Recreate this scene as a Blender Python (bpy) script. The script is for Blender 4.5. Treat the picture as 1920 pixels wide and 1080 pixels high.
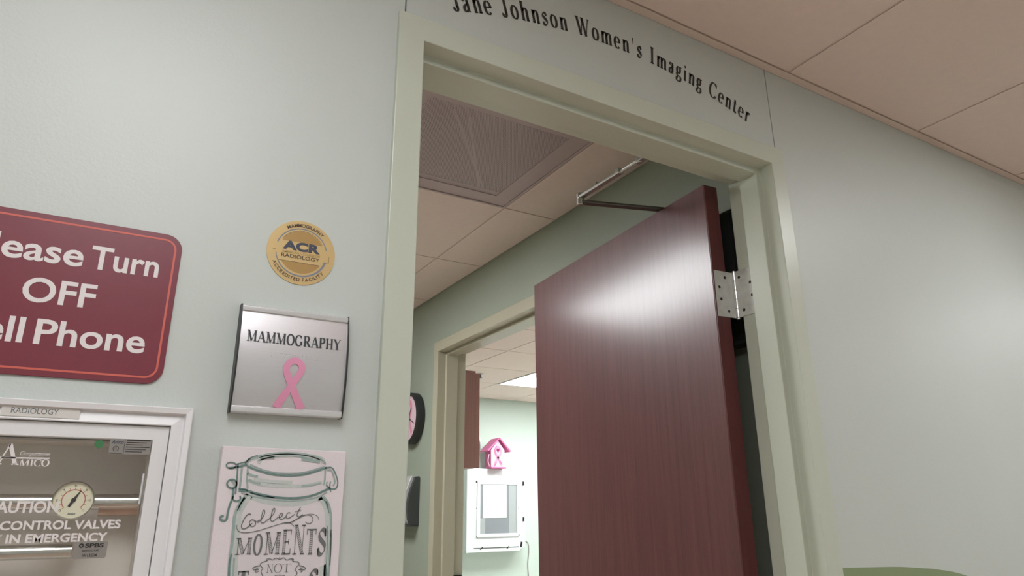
import bpy, math, random
from mathutils import Vector, Matrix
random.seed(7)
for o in list(bpy.data.objects): bpy.data.objects.remove(o)
SC = bpy.context.scene
COL = SC.collection
PI = math.pi

# ------------------------------------------------------------------ camera
cam_data = bpy.data.cameras.new('camera')
cam_data.sensor_width = 36.0
cam_data.lens = 36.0 * 1265.38 / 1920.0
cam_data.clip_start = 0.02
cam = bpy.data.objects.new('camera', cam_data)
COL.objects.link(cam)
yaw, pitch, roll = -0.5292, 0.3111, -0.0062
fw = Vector((-math.sin(yaw)*math.cos(pitch), math.cos(yaw)*math.cos(pitch), math.sin(pitch)))
rt = Vector((math.cos(yaw), math.sin(yaw), 0)); up = rt.cross(fw)
R_ = rt*math.cos(roll) + up*math.sin(roll); U_ = -rt*math.sin(roll) + up*math.cos(roll)
m = Matrix((R_, U_, -fw)).transposed().to_4x4()
m.translation = (-0.3913, -0.9839, 1.3163)
cam.matrix_world = m
SC.camera = cam

# ------------------------------------------------------------------ world, exposure
world = bpy.data.worlds.new('world'); SC.world = world; world.use_nodes = True
world.node_tree.nodes['Background'].inputs[0].default_value = (0.75, 0.8, 0.85, 1)
world.node_tree.nodes['Background'].inputs[1].default_value = 0.05
SC.view_settings.view_transform = 'Standard'
SC.view_settings.look = 'None'
SC.view_settings.gamma = 1.0
SC.view_settings.use_curve_mapping = False
SC.view_settings.exposure = 0.25

# lamp strengths (ceiling panels are built with the ceilings below)
CORRIDOR_LAMP = 7.8
VESTIBULE_LAMP = 15.0
ROOM_LAMP = 27.0

# ------------------------------------------------------------------ materials
def lin(c):
    return c/12.92 if c <= 0.04045 else ((c+0.055)/1.055)**2.4
def rgb(r, g, b): return (lin(r/255), lin(g/255), lin(b/255), 1.0)

def material(name, col, rough=0.5, metal=0.0, spec=0.5, coat=0.0, noise=0.0, nscale=30.0, bump=0.0, bscale=200.0, stretch=(1,1,1), coat_rough=0.1):
    mt = bpy.data.materials.new(name); mt.use_nodes = True
    nt = mt.node_tree; N = nt.nodes; L = nt.links
    p = N['Principled BSDF']
    p.inputs['Base Color'].default_value = col
    p.inputs['Roughness'].default_value = rough
    p.inputs['Metallic'].default_value = metal
    p.inputs['Specular IOR Level'].default_value = spec
    p.inputs['Coat Weight'].default_value = coat
    p.inputs['Coat Roughness'].default_value = coat_rough
    tc = N.new('ShaderNodeTexCoord'); mp = N.new('ShaderNodeMapping')
    mp.inputs['Scale'].default_value = stretch
    L.new(tc.outputs['Object'], mp.inputs['Vector'])
    if noise:
        n = N.new('ShaderNodeTexNoise'); n.inputs['Scale'].default_value = nscale; n.inputs['Detail'].default_value = 4
        L.new(mp.outputs['Vector'], n.inputs['Vector'])
        hsv = N.new('ShaderNodeHueSaturation'); hsv.inputs['Color'].default_value = col
        mr = N.new('ShaderNodeMapRange'); mr.inputs['To Min'].default_value = 1-noise; mr.inputs['To Max'].default_value = 1+noise
        mr.inputs['From Min'].default_value = 0.25; mr.inputs['From Max'].default_value = 0.75
        L.new(n.outputs['Fac'], mr.inputs['Value']); L.new(mr.outputs['Result'], hsv.inputs['Value'])
        L.new(hsv.outputs['Color'], p.inputs['Base Color'])
    if bump:
        n2 = N.new('ShaderNodeTexNoise'); n2.inputs['Scale'].default_value = bscale; n2.inputs['Detail'].default_value = 3
        L.new(mp.outputs['Vector'], n2.inputs['Vector'])
        b = N.new('ShaderNodeBump'); b.inputs['Strength'].default_value = bump; b.inputs['Distance'].default_value = 0.002
        L.new(n2.outputs['Fac'], b.inputs['Height']); L.new(b.outputs['Normal'], p.inputs['Normal'])
    return mt

def wood(name, dark, light, rough, coat):
    mt = bpy.data.materials.new(name); mt.use_nodes = True
    N = mt.node_tree.nodes; L = mt.node_tree.links; p = N['Principled BSDF']
    tc = N.new('ShaderNodeTexCoord'); mp = N.new('ShaderNodeMapping'); mp.inputs['Scale'].default_value = (60, 60, 2.2)
    L.new(tc.outputs['Object'], mp.inputs['Vector'])
    a = N.new('ShaderNodeTexNoise'); a.inputs['Scale'].default_value = 1.0; a.inputs['Detail'].default_value = 6; a.inputs['Distortion'].default_value = 0.6
    L.new(mp.outputs['Vector'], a.inputs['Vector'])
    mp2 = N.new('ShaderNodeMapping'); mp2.inputs['Scale'].default_value = (420, 420, 9)
    L.new(tc.outputs['Object'], mp2.inputs['Vector'])
    c = N.new('ShaderNodeTexNoise'); c.inputs['Scale'].default_value = 1.0; c.inputs['Detail'].default_value = 2
    L.new(mp2.outputs['Vector'], c.inputs['Vector'])
    mx = N.new('ShaderNodeMath'); mx.operation = 'MULTIPLY_ADD'; mx.inputs[1].default_value = 0.4
    sc = N.new('ShaderNodeMath'); sc.operation = 'MULTIPLY'; sc.inputs[1].default_value = 0.6
    L.new(a.outputs['Fac'], sc.inputs[0]); L.new(c.outputs['Fac'], mx.inputs[0]); L.new(sc.outputs[0], mx.inputs[2])
    r = N.new('ShaderNodeValToRGB'); r.color_ramp.elements[0].color = dark; r.color_ramp.elements[1].color = light
    r.color_ramp.elements[0].position = 0.28; r.color_ramp.elements[1].position = 0.72
    L.new(mx.outputs[0], r.inputs['Fac']); L.new(r.outputs['Color'], p.inputs['Base Color'])
    p.inputs['Roughness'].default_value = rough
    p.inputs['Coat Weight'].default_value = coat; p.inputs['Coat Roughness'].default_value = 0.22; p.inputs['Specular IOR Level'].default_value = 0.3
    return mt

def emitter(name, col, strength):
    mt = bpy.data.materials.new(name); mt.use_nodes = True
    p = mt.node_tree.nodes['Principled BSDF']
    p.inputs['Base Color'].default_value = (0.8, 0.8, 0.8, 1)
    p.inputs['Emission Color'].default_value = col
    p.inputs['Emission Strength'].default_value = strength
    return mt

def perforated(name, col, pitch=0.0052, hole=0.27):
    mt = bpy.data.materials.new(name); mt.use_nodes = True
    N = mt.node_tree.nodes; L = mt.node_tree.links; p = N['Principled BSDF']
    p.inputs['Base Color'].default_value = col; p.inputs['Roughness'].default_value = 0.45
    tc = N.new('ShaderNodeTexCoord'); sep = N.new('ShaderNodeSeparateXYZ')
    L.new(tc.outputs['Object'], sep.inputs[0])
    def M(op, a, b=None):
        n = N.new('ShaderNodeMath'); n.operation = op
        for i, v in enumerate((a, b)):
            if v is None: continue
            if isinstance(v, (int, float)): n.inputs[i].default_value = v
            else: L.new(v, n.inputs[i])
        return n.outputs[0]
    u = M('MULTIPLY', sep.outputs[0], 1/pitch); v = M('MULTIPLY', sep.outputs[1], 1/pitch)
    def cell(du, dv):
        a = M('SUBTRACT', M('FRACT', M('ADD', u, 1000+du)), 0.5)
        b = M('MULTIPLY', M('SUBTRACT', M('FRACT', M('DIVIDE', M('ADD', v, 1732.05+dv), 1.7320508)), 0.5), 1.7320508)
        return M('SQRT', M('ADD', M('MULTIPLY', a, a), M('MULTIPLY', b, b)))
    d = M('MINIMUM', cell(0, 0), cell(0.5, 0.8660254))
    h = M('LESS_THAN', d, hole)
    tr = N.new('ShaderNodeBsdfTransparent'); mx = N.new('ShaderNodeMixShader')
    L.new(h, mx.inputs[0]); L.new(p.outputs[0], mx.inputs[1]); L.new(tr.outputs[0], mx.inputs[2])
    L.new(mx.outputs[0], N['Material Output'].inputs['Surface'])
    return mt

def glass_pane(name, tint=(0.96, 0.96, 0.96, 1)):
    mt = bpy.data.materials.new(name); mt.use_nodes = True
    N = mt.node_tree.nodes; L = mt.node_tree.links
    N.remove(N['Principled BSDF'])
    tr = N.new('ShaderNodeBsdfTransparent'); tr.inputs[0].default_value = tint
    gl = N.new('ShaderNodeBsdfGlossy'); gl.inputs['Roughness'].default_value = 0.12
    lw = N.new('ShaderNodeLayerWeight'); pw_ = N.new('ShaderNodeMath'); pw_.operation = 'POWER'; pw_.inputs[1].default_value = 5.0
    fr = N.new('ShaderNodeMath'); fr.operation = 'MULTIPLY_ADD'; fr.inputs[1].default_value = 0.92; fr.inputs[2].default_value = 0.06
    L.new(lw.outputs['Facing'], pw_.inputs[0]); L.new(pw_.outputs[0], fr.inputs[0])
    mx = N.new('ShaderNodeMixShader')
    L.new(fr.outputs[0], mx.inputs[0]); L.new(tr.outputs[0], mx.inputs[1]); L.new(gl.outputs[0], mx.inputs[2])
    L.new(mx.outputs[0], N['Material Output'].inputs['Surface'])
    return mt

M = dict(
    wall=material('satin_wall_paint', rgb(197,202,198), 0.42, noise=0.015, nscale=3, bump=0.10, bscale=260),
    wall_green=material('sage_wall_paint', rgb(153,160,145), 0.5, noise=0.02, nscale=4, bump=0.15, bscale=260),
    wall_pale=material('pale_green_wall_paint', rgb(202,215,206), 0.5, noise=0.01, nscale=4, bump=0.1, bscale=260),
    wave=material('leaf_green_wall_paint', rgb(134,148,112), 0.45, noise=0.02, nscale=8),
    frame=material('cream_green_enamel', rgb(197,202,188), 0.3, noise=0.015, nscale=6, bump=0.04, bscale=120),
    frame2=material('tan_enamel', rgb(178,172,152), 0.32, noise=0.015, nscale=6),
    tile=material('ceiling_tile_beige', rgb(231,214,205), 0.9, noise=0.02, nscale=40, bump=0.15, bscale=300),
    tee=material('ceiling_grid_beige', rgb(220,203,193), 0.6),
    floor_light=material('floor_vinyl_pale', rgb(216,208,202), 0.4, noise=0.04, nscale=5),
    floor_mid=material('floor_vinyl_beige', rgb(206,188,176), 0.4, noise=0.04, nscale=5),
    floor=material('floor_vinyl_tan', rgb(198,170,150), 0.4, noise=0.04, nscale=5),
    door=wood('mahogany_veneer', rgb(84,45,47), rgb(108,62,62), 0.5, 0.85),
    door_edge=wood('mahogany_edge', rgb(82,42,44), rgb(102,54,54), 0.45, 0.1),
    cabinet=wood('cherry_cabinet', rgb(150,108,101), rgb(164,121,113), 0.45, 0.0),
    steel=material('satin_steel', rgb(200,200,196), 0.28, 1.0, noise=0.06, nscale=60),
    steel_worn=material('worn_steel_plate', rgb(204,204,200), 0.42, 0.4, noise=0.13, nscale=55),
    dark_steel=material('bronze_arm_metal', rgb(120,116,110), 0.35, 0.9),
    screw=material('dark_screw', rgb(60,58,56), 0.5, 0.85),
    black=material('black_plastic', rgb(38,40,40), 0.45),
    soft_black=material('matte_black', rgb(44,46,45), 0.8),
    ink=material('black_vinyl', rgb(44,40,36), 0.55),
    ink_raised=material('charcoal_letter', rgb(52,54,56), 0.5),
    red=material('maroon_sign', rgb(120,46,60), 0.35, noise=0.03, nscale=40),
    orange=material('coral_print', rgb(205,98,84), 0.45),
    white_print=material('white_print', rgb(226,218,218), 0.5),
    gold=material('gold_foil', rgb(206,177,124), 0.4, 0.2, noise=0.06, nscale=18),
    gold_dark=material('gold_print_dark', rgb(172,138,84), 0.42, 0.25),
    brown_ink=material('brown_print', rgb(92,70,52), 0.5),
    blue_ink=material('slate_blue_print', rgb(62,66,84), 0.5),
    blue_grey=material('blue_grey_print', rgb(124,130,144), 0.5),
    brushed=material('brushed_aluminium', rgb(222,219,223), 0.34, 0.8, noise=0.03, nscale=30, stretch=(1,1,40)),
    rail=material('polished_aluminium', rgb(228,226,228), 0.25, 0.55),
    pink=material('pink_acrylic', rgb(222,148,180), 0.4),
    pink_print=material('pink_print', rgb(216,140,168), 0.5),
    canvas=material('canvas_blush', rgb(223,213,217), 0.8, noise=0.03, nscale=14, bump=0.2, bscale=600),
    canvas_edge=material('canvas_side_white', rgb(214,210,208), 0.8),
    jar_fill=material('jar_wash_print', rgb(214,206,209), 0.8, noise=0.03, nscale=30),
    jar_dark=material('jar_line_teal', rgb(104,130,126), 0.8, noise=0.2, nscale=160),
    jar_mid=material('jar_wash_teal', rgb(152,168,164), 0.8, noise=0.12, nscale=160),
    jar_light=material('jar_wash_pale', rgb(190,195,192), 0.8, noise=0.06, nscale=160),
    grey_ink=material('grey_print', rgb(104,107,108), 0.7),
    alu=material('white_anodised_frame', rgb(232,230,233), 0.35, 0.0),
    white_enamel=material('white_enamel', rgb(226,224,226), 0.4),
    back_grey=material('grey_backplate', rgb(224,216,207), 0.6, noise=0.06, nscale=12),
    gauge_face=material('gauge_dial_cream', rgb(232,226,200), 0.5),
    gauge_red=material('gauge_scale_red', rgb(178,92,84), 0.5),
    copper_reflection=material('copper_reflection_tint', rgb(192,164,146), 0.3, 0.9),
    chrome=material('nickel_pipe', rgb(206,202,196), 0.2, 0.95),
    green_dot=material('green_sticker', rgb(62,120,76), 0.5),
    label_grey=material('grey_sticker', rgb(140,134,130), 0.5),
    label_strip=material('label_tape', rgb(212,208,204), 0.45),
    glass=glass_pane('clear_acrylic_pane', (0.985, 0.985, 0.985, 1)),
    clock_face=material('clock_dial_pink', rgb(216,188,196), 0.5),
    grille=material('grille_frame_mauve', rgb(190,174,174), 0.5),
    perf=perforated('perforated_plate_mauve', rgb(200,185,188)),
    plenum=material('plenum_grey', rgb(110,100,98), 0.8),
    brace=material('plenum_brace_tan', rgb(176,160,150), 0.5),
    white_box=material('white_powder_coat', rgb(226,230,232), 0.4),
    dark_window=material('grey_screen', rgb(146,150,155), 0.35),
    mid_window=material('grey_panel', rgb(180,185,186), 0.35),
    paper=material('white_paper', rgb(242,244,244), 0.8),
    hot_pink=material('hot_pink_paint', rgb(208,100,152), 0.5),
    light_pink=material('light_pink_paint', rgb(232,186,208), 0.5),
    deep_pink=material('deep_pink_paint', rgb(140,30,84), 0.5),
    disp_front=material('silver_plastic', rgb(196,196,194), 0.3, 0.2),
    disp_side=material('charcoal_plastic', rgb(62,64,64), 0.45),
)

# ------------------------------------------------------------------ geometry helpers
class Geo:
    def __init__(s): s.v = []; s.f = []
    def add(s, vs, fs):
        b = len(s.v); s.v += [tuple(p) for p in vs]; s.f += [tuple(b+i for i in f) for f in fs]; return s
    def box(s, x0, x1, y0, y1, z0, z1):
        return s.add([(x0,y0,z0),(x1,y0,z0),(x1,y1,z0),(x0,y1,z0),(x0,y0,z1),(x1,y0,z1),(x1,y1,z1),(x0,y1,z1)],
                     [(3,2,1,0),(4,5,6,7),(0,1,5,4),(1,2,6,5),(2,3,7,6),(3,0,4,7)])
    def bar(s, a, b, w, h, upv=(0,0,1)):
        a = Vector(a); b = Vector(b); d = (b-a).normalized(); uv = Vector(upv); sd = d.cross(uv).normalized(); uv = sd.cross(d)
        vs = []
        for p in (a, b):
            for i, j in ((-1,-1),(1,-1),(1,1),(-1,1)): vs.append(p + sd*i*w/2 + uv*j*h/2)
        return s.add(vs, [(3,2,1,0),(4,5,6,7),(0,1,5,4),(1,2,6,5),(2,3,7,6),(3,0,4,7)])
    def tube(s, pts, r, n=14, cap=True):
        pts = [Vector(p) for p in pts]; rs = r if isinstance(r, (list, tuple)) else [r]*len(pts)
        vs = []; fs = []; ref = None
        for i, p in enumerate(pts):
            d = (pts[min(i+1, len(pts)-1)] - pts[max(i-1, 0)]).normalized()
            if ref is None:
                ref = Vector((0,0,1)) if abs(d.z) < 0.9 else Vector((1,0,0))
            a = d.cross(ref).normalized(); b = a.cross(d).normalized(); ref = b
            for k in range(n):
                t = 2*PI*k/n; vs.append(p + (a*math.cos(t) + b*math.sin(t))*rs[i])
        for i in range(len(pts)-1):
            for k in range(n):
                fs.append((i*n+k, i*n+(k+1)%n, (i+1)*n+(k+1)%n, (i+1)*n+k))
        if cap: fs.append(tuple(range(n-1, -1, -1))); fs.append(tuple((len(pts)-1)*n+k for k in range(n)))
        return s.add(vs, fs)
    def lathe(s, prof, origin, axis, n=40):
        """prof: (radius, height along axis)"""
        o = Vector(origin); ax = Vector(axis).normalized(); ref = Vector((0,0,1)) if abs(ax.z) < 0.9 else Vector((1,0,0))
        a = ax.cross(ref).normalized(); b = ax.cross(a)
        vs = []; fs = []
        for r, h in prof:
            for k in range(n):
                t = 2*PI*k/n; vs.append(o + ax*h + (a*math.cos(t)+b*math.sin(t))*max(r, 1e-5))
        for i in range(len(prof)-1):
            for k in range(n): fs.append((i*n+k, i*n+(k+1)%n, (i+1)*n+(k+1)%n, (i+1)*n+k))
        fs.append(tuple(range(n-1,-1,-1))); fs.append(tuple((len(prof)-1)*n+k for k in range(n)))
        return s.add(vs, fs)
    def prism(s, poly, place, h0, h1):
        """poly in (u,v); place(u,v,h) -> world"""
        n = len(poly)
        vs = [place(u, v, h0) for u, v in poly] + [place(u, v, h1) for u, v in poly]
        return s.add(vs, [tuple(range(n-1,-1,-1)), tuple(range(n, 2*n))] + [(i, (i+1)%n, n+(i+1)%n, n+i) for i in range(n)])
    def flat(s, vs2, fs, place, h):
        return s.add([place(u, v, h) for u, v in vs2], fs)

def world_loc(o):
    l = Vector((0,0,0))
    while o: l = l + Vector(o.location); o = o.parent
    return l

def put(name, geo, mat, parent=None, smooth=False, bevel=0.0, origin=None):
    """one mesh object; geometry is given in world coordinates, origin at its own base"""
    vs = [Vector(v) for v in geo.v]
    if origin is None:
        n = len(vs); origin = Vector((sum(v.x for v in vs)/n, sum(v.y for v in vs)/n, min(v.z for v in vs)))
    origin = Vector(origin)
    me = bpy.data.meshes.new(name)
    me.from_pydata([tuple(v-origin) for v in vs], [], geo.f); me.update()
    me.materials.append(M[mat] if isinstance(mat, str) else mat)
    import bmesh
    bm = bmesh.new(); bm.from_mesh(me); bmesh.ops.recalc_face_normals(bm, faces=bm.faces); bm.to_mesh(me); bm.free()
    if smooth:
        for p in me.polygons: p.use_smooth = True
        if smooth != 'all': me.set_sharp_from_angle(angle=math.radians(38))
    o = bpy.data.objects.new(name, me); COL.objects.link(o)
    if parent: o.parent = parent; o.location = origin - world_loc(parent)
    else: o.location = origin
    if bevel:
        b = o.modifiers.new('bevel', 'BEVEL'); b.width = bevel; b.segments = 2; b.limit_method = 'ANGLE'; b.angle_limit = math.radians(40)
    return o

def empty(name, loc):
    o = bpy.data.objects.new(name, None); COL.objects.link(o); o.location = loc; o.empty_display_size = 0.05; return o
def tag(o, label, cat=None, group=None, kind=None):
    if label: o['label'] = label
    if cat: o['category'] = cat
    if group: o['group'] = group
    if kind: o['kind'] = kind
    return o
def structure(o, label, cat): return tag(o, label, cat, kind='structure')

# ---- flat drawing: 2D strokes and lettering
def smooth(pts, n=8):
    out = []
    P = [pts[0]] + list(pts) + [pts[-1]]
    for i in range(1, len(P)-2):
        p0, p1, p2, p3 = P[i-1:i+3]
        for k in range(n):
            t = k/n
            out.append(tuple(0.5*((2*p1[j]) + (-p0[j]+p2[j])*t + (2*p0[j]-5*p1[j]+4*p2[j]-p3[j])*t*t + (-p0[j]+3*p1[j]-3*p2[j]+p3[j])*t**3) for j in (0,1)))
    out.append(tuple(pts[-1])); return out

def ribbon(pts, w, closed=False):
    """quads along a 2D polyline; w a number, a list, or a function of direction (dx,dy unit)"""
    n = len(pts); vs = []; fs = []
    for i, p in enumerate(pts):
        a = pts[(i-1) % n] if (i or closed) else pts[0]; b = pts[(i+1) % n] if (i < n-1 or closed) else pts[-1]
        dx, dy = b[0]-a[0], b[1]-a[1]; l = math.hypot(dx, dy) or 1e-9; dx /= l; dy /= l
        ww = w(dx, dy) if callable(w) else (w[i] if isinstance(w, (list, tuple)) else w)
        vs += [(p[0]-dy*ww/2, p[1]+dx*ww/2), (p[0]+dy*ww/2, p[1]-dx*ww/2)]
    for i in range(n-1 + (1 if closed else 0)):
        j = (i+1) % n; fs.append((2*i, 2*i+1, 2*j+1, 2*j))
    return vs, fs

def merge2(items):
    V = []; F = []
    for v, f in items:
        b = len(V); V += v; F += [tuple(b+i for i in q) for q in f]
    return V, F

def ellipse(cx, cy, rx, ry, a0=0, a1=360, n=40):
    return [(cx+rx*math.cos(math.radians(a0+(a1-a0)*i/n)), cy+ry*math.sin(math.radians(a0+(a1-a0)*i/n))) for i in range(n+1)]

_fc = {}
def sans(body, bold=0.0, spacing=1.0, shear=0.0):
    """built-in sans lettering as 2D mesh data"""
    key = (body, bold, spacing, shear)
    if key in _fc: return _fc[key]
    cu = bpy.data.curves.new('lettering', 'FONT'); cu.body = body; cu.offset = bold; cu.space_character = spacing; cu.resolution_u = 4; cu.shear = shear
    ob = bpy.data.objects.new('lettering', cu); COL.objects.link(ob)
    bpy.context.view_layer.update()
    me = bpy.data.meshes.new_from_object(ob.evaluated_get(bpy.context.evaluated_depsgraph_get()))
    r = ([(v.co.x, v.co.y) for v in me.vertices], [tuple(p.vertices) for p in me.polygons])
    bpy.data.objects.remove(ob); bpy.data.curves.remove(cu); bpy.data.meshes.remove(me)
    _fc[key] = r; return r
_cap = max(v[1] for v in sans('H')[0])
def sans_fit(body, x0, x1, base, cap, bold=0.0, spacing=1.0, shear=0.0):
    v, f = sans(body, bold, spacing, shear)
    a = min(p[0] for p in v); b = max(p[0] for p in v); sx = (x1-x0)/(b-a); sy = cap/(_cap+bold*2)
    return [(x0+(p[0]-a)*sx, base+(p[1]+bold)*sy) for p in v], f
def sans_arc(body, cx, cz, rad, cap, a0, a1, inside=False, bold=0.0):
    """letters round a circle from angle a0 to a1 (degrees)"""
    items = []; adv = []
    for ch in body:
        if ch == ' ': adv.append(0.35); continue
        v, f = sans(ch, bold); adv.append(max(p[0] for p in v)-min(p[0] for p in v)+0.16)
    tot = sum(adv); pos = 0
    for ch, ad in zip(body, adv):
        mid = (pos+ad/2)/tot; pos += ad
        if ch == ' ': continue
        v, f = sans(ch, bold); a = min(p[0] for p in v); b = max(p[0] for p in v); s = cap/_cap
        ang = math.radians(a0+(a1-a0)*mid); th = ang-PI/2 if not inside else ang+PI/2
        out = []
        for p in v:
            u = (p[0]-(a+b)/2)*s; w = p[1]*s
            out.append((cx+rad*math.cos(ang)+u*math.cos(th)-w*math.sin(th), cz+rad*math.sin(ang)+u*math.sin(th)+w*math.cos(th)))
        items.append((out, f))
    return merge2(items)

# serif alphabet drawn as stems, hairlines and bowls on a cap height of 1
TK, TN = 0.15, 0.05
def _serif_glyph(ch, tk=TK, tn=TN, ladder=False):
    S = []
    def stress(dx, dy): return tn + (tk-tn)*abs(dy)**1.4
    def ln(a, b, w): 
        if ladder and w > tn*1.5:
            dx, dy = b[0]-a[0], b[1]-a[1]; l = math.hypot(dx, dy); nx, ny = -dy/l, dx/l; e = tn*0.55
            for sg in (-1, 1): S.append(ribbon([(a[0]+nx*sg*(w-e)/2, a[1]+ny*sg*(w-e)/2), (b[0]+nx*sg*(w-e)/2, b[1]+ny*sg*(w-e)/2)], e))
            k = max(2, int(l/0.075))
            for i in range(1, k):
                t = i/k; c = (a[0]+dx*t, a[1]+dy*t); S.append(ribbon([(c[0]-nx*w/2, c[1]-ny*w/2), (c[0]+nx*w/2, c[1]+ny*w/2)], tn*0.5))
        else: S.append(ribbon([a, b], w))
    def cv(pts, w=None): S.append(ribbon(smooth(pts, 7), w or stress))
    def ring(cx, cy, rx, ry, a0=0, a1=360): S.append(ribbon(ellipse(cx, cy, rx, ry, a0, a1, 36), stress))
    def sf(x, y, l=0.26): ln((x-l/2, y), (x+l/2, y), tn*0.95)
    def stem(x, y0, y1, w=tk, top=True, bot=True, l=0.28):
        ln((x, y0), (x, y1), w)
        if top: sf(x, y1-tn*0.45, l)
        if bot: sf(x, y0+tn*0.45, l)
    xh = 0.66
    if ch == 'I': stem(.2,0,1); a=.4
    elif ch == 'J': stem(.3,.2,1,bot=False); cv([(.3,.25),(.29,.1),(.22,.02),(.13,.02),(.07,.1),(.1,.17)]); a=.48
    elif ch == 'H': stem(.18,0,1); stem(.68,0,1); ln((.18,.5),(.68,.5),tn); a=.86
    elif ch == 'M': stem(.14,0,1,tn); ln((.16,.98),(.48,.02),tk); ln((.48,.02),(.82,.98),tn); stem(.84,0,1); a=1.02
    elif ch == 'N': stem(.14,0,1,tn); ln((.15,.97),(.7,.03),tk); stem(.71,0,1,tn); a=.86
    elif ch == 'A': ln((.08,.02),(.38,.98),tn); ln((.38,.98),(.7,.02),tk); ln((.18,.34),(.58,.34),tn); sf(.08,.02,.24); sf(.7,.02,.28); a=.78
    elif ch == 'O': ring(.4,.5,.33,.49); a=.8
    elif ch == 'C': ring(.42,.5,.34,.49,42,318); ln((.69,.68),(.69,.98),tn); a=.76
    elif ch == 'G': ring(.42,.5,.34,.49,45,300); ln((.68,.7),(.68,.98),tn); stem(.68,.08,.42,bot=False,l=.24); a=.84
    elif ch in 'RP':
        stem(.18,0,1); ln((.18,.975),(.4,.975),tn); ln((.18,.49),(.4,.49),tn)
        cv([(.36,.975),(.5,.95),(.58,.83),(.58,.66),(.5,.52),(.36,.49)]); a=.68
        if ch == 'R': ln((.38,.49),(.68,.02),tk); sf(.7,.02,.16); a=.8
    elif ch == 'Y': ln((.1,.98),(.38,.46),tk); ln((.68,.98),(.38,.46),tn); stem(.38,0,.48,top=False); sf(.1,.98,.24); sf(.68,.98,.2); a=.78
    elif ch == 'W': ln((.1,.98),(.34,.02),tk); ln((.34,.02),(.56,.98),tn); ln((.5,.98),(.76,.02),tk); ln((.76,.02),(1.0,.98),tn); sf(.1,.98,.24); sf(.5,.98,.22); sf(1.0,.98,.2); a=1.08
    elif ch == 'E': stem(.18,0,1); ln((.18,.975),(.62,.975),tn); ln((.18,.025),(.64,.025),tn); ln((.18,.51),(.48,.51),tn); ln((.61,.78),(.61,1),tn); ln((.63,0),(.63,.24),tn); ln((.47,.4),(.47,.62),tn); a=.72
    elif ch == 'T': stem(.37,0,1,top=False); ln((.06,.975),(.68,.975),tn); ln((.07,.78),(.07,1),tn); ln((.67,.78),(.67,1),tn); a=.74
    elif ch == 'S': cv([(.54,.72),(.5,.9),(.34,.975),(.18,.9),(.12,.76),(.22,.6),(.42,.47),(.55,.34),(.52,.14),(.36,.025),(.18,.06),(.1,.26)], lambda dx,dy: tn+(tk-tn)*abs(dx*0.75-dy*0.66)**2); ln((.55,.7),(.55,1),tn); ln((.1,0),(.1,.28),tn); a=.64
    elif ch == 'n': stem(.14,0,xh,bot=True,l=.22); cv([(.14,.46),(.24,.6),(.36,.64),(.45,.56),(.46,.4)]); stem(.46,0,.44,top=False,l=.22); a=.58
    elif ch == 'h': stem(.14,0,1,l=.22); cv([(.14,.46),(.24,.6),(.36,.64),(.45,.56),(.46,.4)]); stem(.46,0,.44,top=False,l=.22); a=.58
    elif ch == 'm':
        stem(.14,0,xh,l=.22)
        for x in (0, .32): cv([(.14+x,.46),(.24+x,.6),(.36+x,.64),(.45+x,.56),(.46+x,.4)]); stem(.46+x,0,.44,top=False,l=.22)
        a=.9
    elif ch == 'r': stem(.14,0,xh,l=.22); cv([(.14,.42),(.22,.58),(.33,.65),(.4,.6)]); S.append((ellipse(.38,.57,.06,.06,n=12), [tuple(range(12))])); a=.44
    elif ch == 'i': stem(.14,0,xh,l=.22); S.append((ellipse(.13,.88,.085,.085,n=12), [tuple(range(12))])); a=.28
    elif ch == 't': ln((.16,.12),(.16,.86),tk); cv([(.16,.14),(.2,.04),(.28,.03),(.36,.1)]); ln((.02,.62),(.34,.62),tn); a=.38
    elif ch == 'o': ring(.26,.33,.21,.32); a=.52
    elif ch == 'e': ring(.25,.33,.2,.32,0,318); ln((.07,.35),(.45,.35),tn); a=.5
    elif ch == 'a': cv([(.1,.5),(.13,.61),(.23,.65),(.34,.6),(.36,.46)]); ln((.36,.5),(.36,.1),tk); cv([(.36,.1),(.39,.03),(.45,.05)],tn); cv([(.36,.4),(.2,.33),(.09,.22),(.1,.07),(.2,.02),(.34,.12)]); a=.5
    elif ch == 's': cv([(.35,.5),(.31,.61),(.21,.645),(.11,.59),(.1,.48),(.2,.38),(.31,.29),(.37,.18),(.32,.06),(.21,.02),(.11,.06),(.07,.18)], lambda dx,dy: tn+(tk-tn)*abs(dx*0.75-dy*0.66)**2); a=.44
    elif ch == 'g':
        ring(.22,.45,.15,.2); cv([(.34,.58),(.42,.66),(.48,.62)],tn*1.3)
        cv([(.12,.28),(.08,.18),(.16,.1),(.34,.08),(.43,-.02),(.4,-.17),(.24,-.25),(.08,-.2),(.06,-.08),(.16,.06)]); a=.5
    elif ch == "'": S.append(([(.08,1),(.2,1),(.16,.66),(.12,.66)], [(0,1,2,3)])); a=.28
    else: a=.32
    return S, a

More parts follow.
